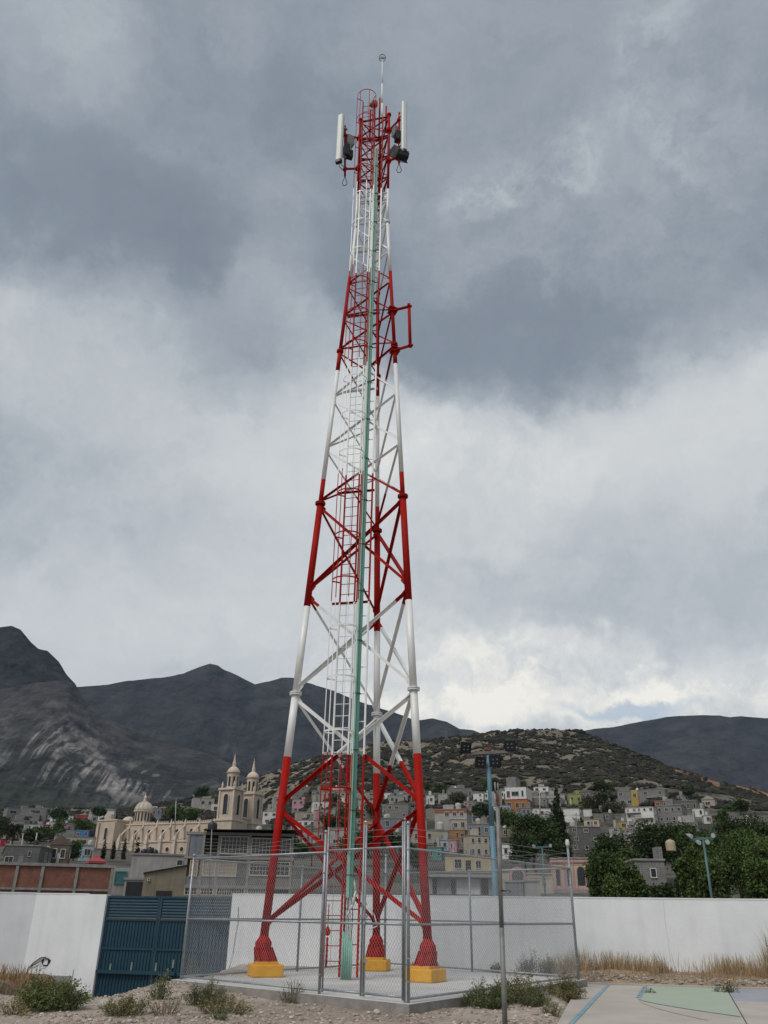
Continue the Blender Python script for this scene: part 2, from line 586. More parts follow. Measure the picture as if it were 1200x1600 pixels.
# broad plain that carries everything to the horizon
mb = MB(); mb.sheet([(-9000, -9000), (9000, -9000), (9000, 9000), (-9000, 9000)], -3.0)
tag(mb.build('plain', pmat('far_plain', (.16, .14, .11), (.09, .09, .06), .004, .95, 0)), kind='structure')

# --- the town slope and the scrub hill: a polar height field ---------------------------------
HILL_SIL = [(-400, 1262), (-100, 1262), (100, 1265), (200, 1264), (300, 1248), (360, 1232), (400, 1216), (450, 1194), (520, 1170), (600, 1159), (660, 1156), (740, 1150),
            (800, 1144), (860, 1140), (900, 1145), (940, 1156), (980, 1170), (1050, 1198), (1120, 1220), (1200, 1243), (1300, 1262), (1500, 1280), (1700, 1285)]


def sil_curve(sil):
    a = np.array([azel(x, y)[0] for x, y in sil]); t = np.array([math.tan(azel(x, y)[1]) for x, y in sil])
    return lambda az: np.interp(az, a, t)


hillS = sil_curve(HILL_SIL)
AZL = azel(390, 1330)[0]; AZR = azel(520, 1330)[0]
TY = [(1440, 28), (1432, 45), (1419, 62), (1404, 90), (1400, 105), (1392, 120), (1380, 142), (1360, 172), (1340, 200), (1320, 230), (1300, 265), (1280, 305), (1260, 350), (1240, 400), (1225, 440)]
TR = np.array([r for _, r in TY], float); TT = np.array([math.tan(azel(600, y)[1]) for y, _ in TY])
TYL = [(1440, 28), (1432, 45), (1419, 62), (1404, 85), (1395, 105), (1375, 140), (1356, 180), (1345, 250), (1335, 300), (1310, 400), (1285, 540), (1262, 700)]
TRL = np.array([r for _, r in TYL], float); TTL = np.array([math.tan(azel(300, y)[1]) for y, _ in TYL])
RIDGE = 720.0


def hill_z(az, r):
    """height of the town slope and hill at azimuth az, distance r"""
    S = hillS(az)
    tr = np.interp(r, TR, TT)
    tr = np.where(r > 440, tr + 0, tr)
    soft = .93 * S
    tr = np.where(tr > soft * .8, soft * .8 + (soft * .2) * (1 - np.exp(-(np.maximum(tr - soft * .8, 0)) / (soft * .2))), tr)
    k = sm(400, RIDGE, r) ** .85
    right = tr * (1 - k) + S * k
    tl = np.interp(r, TRL, TTL)
    tl = np.minimum(tl, S)
    kl = sm(520, RIDGE, r)
    left = tl * (1 - kl) + S * kl
    w = sm(AZL, AZR, az)
    t = left * (1 - w) + right * w
    t = np.where(r > RIDGE, S, t)
    z = ZC + r * t
    back = sm(RIDGE, RIDGE + 380, r)
    zr = ZC + RIDGE * S
    z = np.where(r > RIDGE, zr + (r - RIDGE) * .02 - back * (zr + 20), z)
    z = np.where(r < 62, -.8 + (z + .8) * sm(33, 62, r), z)
    x, y = r * np.sin(az), r * np.cos(az)
    amp = sm(60, 500, r)
    z = z + amp * (9 * (NZ.fbm(x * .012, y * .012, 4.) - .5) + 2.2 * (NZ.fbm(x * .07, y * .07, 8.) - .5)) * np.where(r < 400, .35, 1)
    # gullies running down the hill
    g = NZ.fbm(az * 22 + .35 * NZ(az * 60, r * .01), r * .0022, 2., 3, ridged=True)
    z = z - sm(430, 560, r) * (1 - sm(690, 720, r)) * 9 * g
    return z


def hit(px, py, r0=40, r1=1000):
    """distance Y at which the sight line through a pixel meets the slope"""
    d = ray(px, py); h = math.hypot(d.x, d.y); az = math.atan2(d.x, d.y)
    rs = np.linspace(r0, r1, 900)
    z = hill_z(np.full_like(rs, az), rs)
    i = np.nonzero(z > ZC + rs * d.z / h)[0]
    r = rs[i[0]] if len(i) else 600.
    return r * d.y / h


def build_hill():
    az = np.concatenate([np.linspace(R(-80), R(-30), 40), np.linspace(R(-29.6), R(32), 560), np.linspace(R(32.5), R(80), 40)])
    r = np.concatenate([np.geomspace(34, 400, 150), np.linspace(403, RIDGE + 10, 170), np.linspace(RIDGE + 20, 1100, 24)])
    A, Rr = np.meshgrid(az, r)
    Z = hill_z(A, Rr)
    X, Y = Rr * np.sin(A), Rr * np.cos(A)
    v = np.stack([X, Y, Z], -1).reshape(-1, 3)
    nx, ny = len(az), len(r)
    i = (np.arange(ny - 1)[:, None] * nx + np.arange(nx - 1)[None]).ravel()
    f = np.stack([i, i + 1, i + nx + 1, i + nx], 1)
    n1 = NZ.fbm(X * .022, Y * .022, 1.)[..., None]; n2 = NZ.fbm(X * .11, Y * .11, 3., 4)[..., None]
    n3 = NZ.fbm(X * .006, Y * .006, 3., 4)[..., None]
    soil = np.array([.195, .163, .122]); scrub = np.array([.025, .024, .014]); earth = np.array([.12, .105, .085]); rust = np.array([.27, .125, .055])
    q = .28 * n1 + .72 * n2
    k = sm(.44, .53, q)
    hillc = soil * k + scrub * (1 - k)
    kt = sm(.40, .60, q)
    town = earth * kt + scrub * 1.2 * (1 - kt)
    w = sm(395, 440, Rr)[..., None]
    c = town * (1 - w) + hillc * w
    # bare orange spur on the hill's right shoulder
    aR = azel(1060, 1205)[0]
    o = (sm(aR - .03, aR + .04, A) * sm(640, 690, Rr))[..., None] * sm(.36, .46, n1)
    c = c * (1 - o) + rust * (.6 + .8 * n2) * o
    c = c * (.75 + .5 * n3)
    m = pmat('hill_soil', (1.1, 1.1, 1.1), (.45, .46, .44), .22, .97, .9, .35, attr=True, detail=10, bdist=.8)
    tag(np_mesh('hillside', v, f, m, col=c.reshape(-1, 3), smooth=True), kind='structure')


build_hill()

# low scrub that covers the hill: thousands of small bushes, one object
ICO = None


def ico():
    global ICO
    if ICO is None:
        t = (1 + 5 ** .5) / 2
        v = np.array([(-1, t, 0), (1, t, 0), (-1, -t, 0), (1, -t, 0), (0, -1, t), (0, 1, t), (0, -1, -t), (0, 1, -t), (t, 0, -1), (t, 0, 1), (-t, 0, -1), (-t, 0, 1)], float)
        v /= np.linalg.norm(v[0])
        f = np.array([(0, 11, 5), (0, 5, 1), (0, 1, 7), (0, 7, 10), (0, 10, 11), (1, 5, 9), (5, 11, 4), (11, 10, 2), (10, 7, 6), (7, 1, 8),
                      (3, 9, 4), (3, 4, 2), (3, 2, 6), (3, 6, 8), (3, 8, 9), (4, 9, 5), (2, 4, 11), (6, 2, 10), (8, 6, 7), (9, 8, 1)])
        ICO = (v, f)
    return ICO


def blobs(name, P, S, flat, col, mat, rng, jag=.35):
    """P (n,3) centres, S (n,) radii: one mesh of ragged low clumps"""
    v, f = ico()
    n = len(P)
    V = v[None] * (1 + jag * (rng.rand(n, 12, 1) - .5) * 2)
    V = V * S[:, None, None] * np.array([1, 1, flat])[None, None] + P[:, None, :]
    Fc = f[None] + (np.arange(n) * 12)[:, None, None]
    C = np.repeat(col[:, None, :], 12, 1) * (.8 + .4 * rng.rand(n, 12, 1))
    return np_mesh(name, V.reshape(-1, 3), Fc.reshape(-1, 3), mat, col=C.reshape(-1, 3))


def build_scrub():
    rng = np.random.RandomState(5)
    n = 120000
    az = rng.uniform(R(-27), R(29), n); r = np.sqrt(rng.uniform(330 ** 2, 735 ** 2, n))
    x, y = r * np.sin(az), r * np.cos(az)
    q = .28 * NZ.fbm(x * .022, y * .022, 1.) + .72 * NZ.fbm(x * .11, y * .11, 3., 4)
    aR = azel(1060, 1205)[0]
    keep = (rng.rand(n) < (1 - .94 * sm(.47, .54, q)) * np.where(r < 405, .35, 1)) & ~((az > aR) & (r > 650) & (rng.rand(n) < .8))
    az, r, x, y = az[keep], r[keep], x[keep], y[keep]
    s = rng.gamma(3, .30, len(x)) + .22
    z = hill_z(az, r) + s * .15
    c = np.array([.020, .020, .011])[None] * (.5 + .9 * rng.rand(len(x), 1)) * np.array([1, 1, 1])[None]
    br = rng.rand(len(x)) < .18
    c[br] = np.array([.06, .05, .031]) * (.6 + .6 * rng.rand(br.sum(), 1))
    m = pmat('scrub_leaves', (1.1, 1.1, 1.1), (.7, .7, .7), 1.5, .95, 0, attr=True)
    o = blobs('scrub', np.stack([x, y, z], 1), s, .62, c, m, rng)
    tag(o, 'low dark scrub bushes covering the whole rocky hill', 'scrub', kind='stuff')


build_scrub()


# --- mountains ------------------------------------------------------------------------------
def mountain(name, sil, r0, r1, r2, z0, seed, colfun, ncol=420, nrow=200, amp=.10, gf=26, power=1.25, pad=.25, lean=0.0):
    S = sil_curve(sil)
    a0, a1 = azel(*sil[0])[0], azel(*sil[-1])[0]
    az = np.concatenate([np.linspace(a0 - pad, a0, 30)[:-1], np.linspace(a0, a1, ncol), np.linspace(a1, a1 + pad, 30)[1:]])
    t = np.concatenate([np.linspace(0, 1, nrow), 1 + np.linspace(0, 1, 22)[1:]])
    A, T = np.meshgrid(az, t)
    nz = Noise(seed)
    fade = sm(a0 - pad, a0, A) * sm(a1 + pad, a1, A)
    H = (ZC + S(A) * r1 - z0) * (.25 + .75 * fade)
    r = np.where(T <= 1, r0 + (r1 - r0) * T, r1 + (r2 - r1) * (T - 1))
    up = np.clip(T, 0, 1) ** power
    down = 1 - sm(0, 1, T - 1)
    z = z0 + H * np.where(T <= 1, up, down)
    X, Y = r * np.sin(A), r * np.cos(A)
    L = 1000.0 / r1
    AL = A - lean * np.clip(T, 0, 1)
    wx = 120 / L * (nz.fbm(X * .004 * L, Y * .004 * L, 3., 3) - .5)
    g = nz.fbm(AL * gf + wx * .012 * L, T * 1.3 + wx * .004, 1., 5, .55, True)          # spurs and gullies
    n = nz.fbm(X * .009 * L, Y * .009 * L, z * .009 * L, 6, .6)
    crag = nz.fbm(X * .05 * L, Y * .05 * L, z * .05 * L, 4, .6)
    env = np.sin(np.pi * np.clip(T, 0, 1)) ** .8
    z = z - H * amp * env * (1 - g) * 2.2 + H * amp * .6 * env * (n - .5)
    z = z + H * .020 * (crag - .5) * sm(.02, .3, T) * np.where(T > .97, .5, 1)
    v = np.stack([X, Y, z], -1).reshape(-1, 3)
    nx, ny = len(az), len(t)
    i = (np.arange(ny - 1)[:, None] * nx + np.arange(nx - 1)[None]).ravel()
    f = np.stack([i, i + 1, i + nx + 1, i + nx], 1)
    c = colfun(A, T, g, n, crag, nz, z)
    m = pmat(name + '_rock', (1.5, 1.48, 1.45), (.22, .24, .26), .045 * L, .97, 1.0, .03 * L, attr=True, detail=12, bdist=22 / L)
    return tag(np_mesh(name, v, f, m, col=c.reshape(-1, 3), smooth=True), kind='structure')


def col_left(A, T, g, n, crag, nz, z):
    rock = np.array([.040, .038, .040]); green = np.array([.019, .022, .021]); pale = np.array([.26, .245, .23])
    k = sm(.42, .58, .6 * n + .4 * crag)[..., None]
    c = rock * k + green * (1 - k)
    # pale washed-out gullies fanning down the lower slope
    AA = A - .115 * T + .020 * (nz(A * 14, T * 4.0, 8.) - .5) - .16 * (T - .6) ** 2
    st = .68 * nz.fbm(AA * 190, T * 2.2, 5., 4) + .32 * nz.fbm(AA * 520, T * 9, 9., 3)
    aC = azel(180, 1200)[0]
    zone = sm(.38, .50, T + .10 * (nz(A * 22, 3.) - .5)) * sm(.84, .64, T + .20 * (nz(A * 26, 1.) - .5)) * np.exp(-(np.abs(A - aC) / .125) ** 2.6)
    k = np.clip(zone * sm(.475, .56, st) * sm(.36, .52, .5 * n + .5 * crag), 0, 1)[..., None]
    c = c * (1 - .9 * k) + pale * .9 * k
    rock2 = (sm(.53, .66, .5 * n + .5 * crag) * sm(.3, .45, T) * sm(.95, .7, T) * .8)[..., None]
    c = c * (1 - rock2) + pale * .55 * rock2
    low = sm(.52, .36, T)[..., None]
    return c * (1 - low) + np.array([.020, .026, .017]) * (.6 + .8 * crag[..., None]) * low


def col_peak(A, T, g, n, crag, nz, z):
    k = sm(.45, .62, .5 * n + .5 * crag)[..., None]
    return np.array([.014, .016, .019]) * k + np.array([.006, .008, .010]) * (1 - k)


def col_mid(A, T, g, n, crag, nz, z):
    a = np.array([.029, .028, .031]); b = np.array([.017, .018, .021])
    k = sm(.40, .60, .6 * n + .4 * crag)[..., None]
    c = a * k + b * (1 - k)
    p = (sm(.56, .70, .35 * n + .65 * crag) * sm(.75, .4, T) * .45)[..., None]
    return c * (1 - p) + np.array([.075, .072, .072]) * p


mountain('left_peak', [(-500, 1040), (-300, 1000), (-100, 995), (0, 980), (18, 978), (32, 984), (48, 1003), (60, 1014), (74, 1017), (92, 1034), (104, 1054), (118, 1069), (128, 1090), (160, 1140), (220, 1190)],
         1900, 2400, 3000, 200, 22, col_peak, ncol=300, nrow=140, amp=.07, gf=22, power=1.0)
mountain('left_mountain', [(-420, 1120), (-250, 1090), (-100, 1082), (-20, 1080), (20, 1074), (60, 1066), (90, 1063), (112, 1067), (122, 1080), (135, 1096), (157, 1116), (192, 1134), (233, 1151),
                           (280, 1166), (327, 1178), (362, 1194), (400, 1212), (440, 1228), (520, 1250)],
         1280, 1900, 2300, 62, 21, col_left, ncol=620, nrow=320, amp=.045, gf=16, power=1.18, lean=.10)
mountain('middle_mountain', [(-100, 1090), (60, 1085), (120, 1073), (165, 1070), (200, 1063), (250, 1059), (285, 1053), (308, 1043), (328, 1036), (340, 1039), (352, 1047), (380, 1060), (398, 1069), (420, 1065),
                             (440, 1059), (458, 1059), (480, 1066), (520, 1079), (560, 1095), (600, 1108), (630, 1118), (650, 1126), (676, 1122), (698, 1127), (718, 1139), (740, 1141), (752, 1146), (800, 1156), (900, 1180), (1000, 1200)],
         2650, 3600, 4500, 60, 33, col_mid, ncol=520, nrow=220, amp=.055, gf=15, power=1.1, lean=.05)
mountain('right_mountain', [(700, 1195), (800, 1172), (860, 1156), (905, 1143), (930, 1139), (960, 1136), (1000, 1128), (1040, 1120), (1066, 1118), (1100, 1117), (1125, 1118), (1140, 1121), (1158, 1119), (1200, 1122), (1300, 1128), (1450, 1110), (1650, 1120)],
         3000, 4000, 5000, 60, 45, col_mid, ncol=420, nrow=200, amp=.055, gf=14, power=1.1, lean=-.05)

# still air between here and the mountains
mb = MB(); mb.span(-6200, 6200, -3000, 6200, -4.2, 1350)
hz = mb.build('haze', bpy.data.materials.new('haze_air'))
hm = hz.data.materials[0]; hm.use_nodes = True
hm.node_tree.nodes.clear()
pv = hm.node_tree.nodes.new('ShaderNodeVolumePrincipled')
pv.inputs['Color'].default_value = (.55, .74, 1, 1)
pv.inputs['Density'].default_value = 3.2e-5
ho = hm.node_tree.nodes.new('ShaderNodeOutputMaterial')
hm.node_tree.links.new(pv.outputs[0], ho.inputs['Volume'])
tag(hz, 'thin blue haze filling the valley air', 'haze', kind='stuff')

# ------------------------------------------------------------------ yard: slab, court, wall, gate
SC = sum(SL, Vector()) / 4
big = [p + (p - SC).normalized() * .22 for p in SL]
mb = MB(); mb.slab([(p.x, p.y) for p in big], -1.3, SZ - .004, 1)
inn = [p + (p - SC).normalized() * .215 for p in SL]
mb.slab([(p.x, p.y) for p in inn], SZ - .003, SZ, 0)
tag(mb.build('concrete_slab', [MT['slab'], MT['slabside']]), kind='structure')

CZ = .03


def cpt(px, py):
    p = gz(px, py, CZ)
    return (p.x, p.y)


def ccoord(px, py):
    p = gz(px, py, CZ) - Vector((5.16, 23.75, CZ))
    v = p.dot(CV)
    return p.dot(CU) - .11 * v, v


def cw(u, v):
    p = Vector((5.16, 23.75, 0)) + CU * (u + .11 * v) + CV * v
    return (p.x, p.y)


def build_court():
    m = pmat('court_concrete', (.46, .42, .37), (.37, .335, .29), .8, .9, .15, 60, detail=9)
    m2 = pmat('court_concrete_grey', (.33, .35, .38), (.27, .28, .30), 1.1, .9, .15, 60)
    paint = pmat('court_green_paint', (.31, .40, .30), (.37, .40, .33), 1.6, .85, .1, 60, detail=9)
    blue = pmat('court_blue_paint', (.13, .27, .37), (.27, .34, .37), 3.0, .85, .1, 60)
    redp = pmat('court_worn_red_paint', (.36, .22, .17), (.42, .34, .28), 6.0, .85, 0)
    root = thing('court', None, None, (0, 0, 0)); tag(root, kind='structure')
    us = [0, 3.55, 9.4, 16, 24]; vs = [-.02, -3.55, -9.5, -15.5, -22]
    first = True
    for i in range(4):
        for j in range(4):
            b = MB(); g = .012
            e0, e1 = (-.07 * vs[j + 1], -.07 * vs[j]) if i == 0 else (0, 0)
            q = [cw(us[i] + g + e0, vs[j + 1] + g), cw(us[i + 1] - g, vs[j + 1] + g), cw(us[i + 1] - g, vs[j] - g), cw(us[i] + g + e1, vs[j] - g)]
            b.slab(q, -.25, CZ)
            b.build('court_panel', m2 if (i == 1 and j == 0) else m, root)
    z1, z2 = CZ + .004, CZ + .008
    b = MB(); b.slab([cw(0, 0), cw(24, 0), cw(24, .16), cw(0, .16)], -.25, CZ + .03)
    b.build('court_kerb', m, root)
    g0 = ccoord(1009, 1541)[0]
    b = MB(); poly = [cw(g0, -.15), cw(3.53, -.15)]
    for k in range(13):
        t = 1 - k / 12
        poly.append(cw(g0 + (3.53 - g0) * t, -3.9 - 2.8 * t ** .72))
    b.sheet(poly, z1); b.build('green_area', paint, root)
    # blue side line, dashed blue edge, faint red arc
    a0, a1 = ccoord(949, 1540), ccoord(868, 1632)
    b = MB()
    dx = .045
    q0, q1 = (a0[0], -.1), (a1[0], a1[1] - 4)
    b.sheet([cw(q0[0] - dx, q0[1]), cw(q1[0] - dx, q1[1]), cw(q1[0] + dx, q1[1]), cw(q0[0] + dx, q0[1])], z2)
    b.build('blue_line', blue, root)
    b = MB()
    for k in range(6):
        v0 = -.2 - k * .6
        b.sheet([cw(g0 - .06, v0), cw(g0 - .06, v0 - .42), cw(g0 + .05, v0 - .42), cw(g0 + .05, v0)], z2)
    b.build('blue_dashes', blue, root)
    b = MB()
    pts = [(g0 + 1.3 * t, -3.9 - 3.6 * t ** .6) for t in np.linspace(0, 1, 16)]
    for (ua, va), (ub, vb) in zip(pts[:-1], pts[1:]):
        b.sheet([cw(ua, va - .03), cw(ub, vb - .03), cw(ub, vb + .03), cw(ua, va + .03)], z1 + .002)
    b.build('worn_red_arc', redp, root)
    b = MB()
    pts = [(g0 + 1.85 * t, -3.9 - 2.8 * t ** .72) for t in np.linspace(0, 1, 16)]
    for (ua, va), (ub, vb) in zip(pts[:-1], pts[1:]):
        b.sheet([cw(ua, va - .035), cw(ub, vb - .035), cw(ub, vb + .035), cw(ua, va + .035)], z2)
    b.build('blue_arc', blue, root)


build_court()


def wall_at(px):
    """the point of the wall line seen in photo column px"""
    d = ray(px, 1400)
    y = 29.0 / (1 + .223 * d.x / d.y)
    return Vector((y * d.x / d.y, y, 0))


WN = Vector((-.2176, -.976, 0))                        # towards the camera
WD = Vector((.976, -.2176, 0))


def wall_run(name, label, a, b, top, bot, th=.16, raw=None):
    w = thing(name, label, 'wall', (a.x, a.y, 0))
    m = MB()
    n = WN
    q = [a, b, b - n * th, a - n * th]
    m.slab([(p.x, p.y) for p in q], bot if raw is None else raw, top)
    m.build('plaster', MT['wall'], w, world=(a.x, a.y, 0))
    m = MB()
    q = [a + n * .012, b + n * .012, b - n * (th + .012), a - n * (th + .012)]
    m.slab([(p.x, p.y) for p in q], top, top + .035)
    m.build('coping', MT['wall'], w, world=(a.x, a.y, 0))
    if raw is not None:
        m = MB()
        q = [a + n * .035, b + n * .035, b - n * (th + .02), a - n * (th + .02)]
        m.slab([(p.x, p.y) for p in q], bot, raw)
        m.build('foundation', MT['wallraw'], w, world=(a.x, a.y, 0))
    return w


gR = wall_at(363)
gL = wall_at(168)
wr = wall_run('boundary_wall', 'long white boundary wall running behind the red and white tower', gR, gR + WD * 46, 2.07, -1.6)
cr = wall_at(57)
cm = wall_at(136)
wl = wall_run('boundary_wall', 'short white wall left of the teal gate with a chipped hole', cr, cm, 2.02, -1.6, raw=-.46)
# the pillar at the gate
m = MB()
q = [cm, gL, gL - WN * .3, cm - WN * .3]
m.slab([(p.x + WN.x * .06, p.y + WN.y * .06) for p in q], -1.7, 2.03)
m.build('gate_pillar', MT['wall'], wl, world=(cr.x, cr.y, 0))
# chipped hole with cables hanging out
hp = wall_at(90); hz_ = at(92, 1504, hp.y).z
m = MB()
ring = [(.16 * math.cos(t) * (1 + .25 * math.sin(3 * t)), .14 * math.sin(t) * (1 + .2 * math.cos(2 * t))) for t in np.linspace(0, 2 * math.pi, 15)[:-1]]
vs = [hp + WN * .012 + WD * a + Vector((0, 0, hz_ + b)) for a, b in ring]
m.add(vs, [tuple(range(len(vs)))])
m.build('chipped_hole', MT['black'], wl, world=(cr.x, cr.y, 0))
m = MB()
m.slab([(p.x, p.y) for p in [hp + WN * .02 + WD * -.08, hp + WN * .02 + WD * .07, hp + WN * .012 + WD * .07, hp + WN * .012 + WD * -.08]], hz_ - .07, hz_ + .09)
m.build('hole_patch', MT['wall'], wl, world=(cr.x, cr.y, 0))
m = MB()
m.path([hp + WN * .03 + WD * a + Vector((0, 0, hz_ + b)) for a, b in [(-.02, .16), (-.22, .13), (-.45, -.02), (-.62, -.2), (-.66, -.36)]], .016)
m.path([hp + WN * .05 + WD * a + Vector((0, 0, hz_ + b)) for a, b in [(.1, .13), (-.05, .1), (-.33, -.05), (-.52, -.12)]], .014)
m.build('loose_cable', MT['cable'], wl, world=(cr.x, cr.y, 0))
def crack(w, root, px0, pts, wd=.012):
    p = wall_at(px0); m = MB()
    for (u0, z0), (u1, z1) in zip(pts[:-1], pts[1:]):
        a = p + WN * .015 + WD * u0 + Vector((0, 0, z0)); b_ = p + WN * .015 + WD * u1 + Vector((0, 0, z1)); k = wd * random.Random(z0).uniform(.5, 1.3)
        m.add([a - WD * k, b_ - WD * k, b_ + WD * k, a + WD * k], [(0, 1, 2, 3)])
    m.build('plaster_crack', MT['wallraw'], w, world=root)


crack(wl, (cr.x, cr.y, 0), 140, [(.34, 2.0), (.28, 1.6), (.22, 1.25), (.10, .95), (.08, .6), (-.02, .3), (-.04, -.1), (-.14, -.3), (-.15, -.62)], .02)
crack(wl, (cr.x, cr.y, 0), 157, [(.10, 1.95), (.05, 1.7), (-.02, 1.3), (.02, 1.1)], .012)
crack(wr, (gR.x, gR.y, 0), 374, [(0, 1.7), (.04, 1.2), (-.02, .8), (-.05, .3), (-.12, 0), (-.2, -.3)], .012)
SEAM = pmat('plaster_seam', (.55, .57, .58), (.42, .44, .45), 3, .95, 0)
for px_ in (660, 1035):
    p = wall_at(px_); m = MB(); q = p + WN * .014
    pts = [(random.Random(px_ + k).uniform(-.02, .02), 2.04 - k * .26) for k in range(9)]
    for (u0, z0), (u1, z1) in zip(pts[:-1], pts[1:]):
        a = q + WD * u0 + Vector((0, 0, z0)); b_ = q + WD * u1 + Vector((0, 0, z1))
        m.add([a - WD * .003, b_ - WD * .003, b_ + WD * .003, a + WD * .003], [(0, 1, 2, 3)])
    m.build('plaster_seam', SEAM, wr, world=(gR.x, gR.y, 0))
# left end of the yard: the wall turns towards the camera
dl = Vector((-.93, -.37, 0))
WNs, WDs = WN, WD
WN = Vector((.37, -.93, 0)).normalized()
wall_run('boundary_wall', 'white wall at the far left end, turned slightly towards the yard', cr + dl * 14, cr, 2.03, -1.6, raw=-.42)
WN = WNs


def build_gate():
    w = thing('metal_gate', 'teal ribbed sheet steel double gate beside the white pillar', 'gate', (gL.x, gL.y, 0))
    wl_ = (gL.x, gL.y, 0)
    L = (gR - gL).length - .02
    off = WN * -.10
    zb, zt, zm = -1.30, 1.98, 1.30

    def P(u, n, z):
        p = gL + off + WD * (u + .01) + WN * n
        return Vector((p.x, p.y, z))
    xm = (at(287, 1400, gL.y).x - gL.x) / WD.x - .75
    for k, (u0, u1) in enumerate(((0, xm), (xm + .03, L))):
        leaf_u = u0
        # vertical ribs below, one sheet each
        n = int((u1 - u0) / .115)
        s = (u1 - u0) / n
        for lo, hi in ((zb, -.36), (-.29, .36), (.40, 1.24)):
            m = MB()
            for i in range(n):
                a = u0 + i * s
                pts = [(a, 0), (a + s * .52, 0), (a + s * .62, .028), (a + s * .92, .028), (a + s, 0)]
                v0 = [P(u, q, lo) for u, q in pts]; v1 = [P(u, q, hi) for u, q in pts]
                m.add(v0 + v1, [(j, j + 1, 6 + j, 5 + j) for j in range(4)])
            m.build('ribbed_sheet', MT['gate'], w, world=wl_)
        # horizontal louvres on top
        for i in range(7):
            z0 = 1.33 + i * .092
            m = MB()
            pr = [(.0, z0), (.03, z0 + .02), (.03, z0 + .055), (.0, z0 + .09)]
            v0 = [P(u0 + .03, q, z) for q, z in pr]; v1 = [P(u1 - .03, q, z) for q, z in pr]
            m.add(v0 + v1, [(j, 4 + j, 5 + j, j + 1) for j in range(3)])
            m.build('louvre', MT['gate'], w, world=wl_)
        m = MB()
        for z in (1.26, .38, -.325, zt - .02):
            m.prof(P(u0, .02, z), P(u1, .02, z), [(-.03, -.03), (.03, -.03), (.03, .03), (-.03, .03)])
        for u in (u0 + .03, u1 - .03):
            m.prof(P(u, .026, zb), P(u, .026, zt), [(-.03, -.03), (.03, -.03), (.03, .03), (-.03, .03)])
        m.build('gate_frame', MT['gate'], w, world=wl_)
    m = MB(); m.prof(P(-.34, .10, -.30), P(L * .62, .10, -.30), [(-.05, -.05), (.05, -.05), (.05, .05), (-.05, .05)])
    m.build('locking_bar', MT['gate'], w, world=wl_)
    mm = pmat('gate_dull_patch', (.22, .26, .24), (.12, .17, .17), 8, .7, 0)
    for px, py in ((172, 1512), (205, 1510), (243, 1511), (270, 1506)):
        y = wall_at(px).y; p = at(px, py, y); u = (p - gL).dot(WD)
        m = MB(); m.prof(P(u, .036, p.z - .12), P(u, .036, p.z + .12), [(-.03, -.004), (.03, -.004), (.03, .004), (-.03, .004)])
        m.build('latch_plate', mm, w, world=wl_)


build_gate()


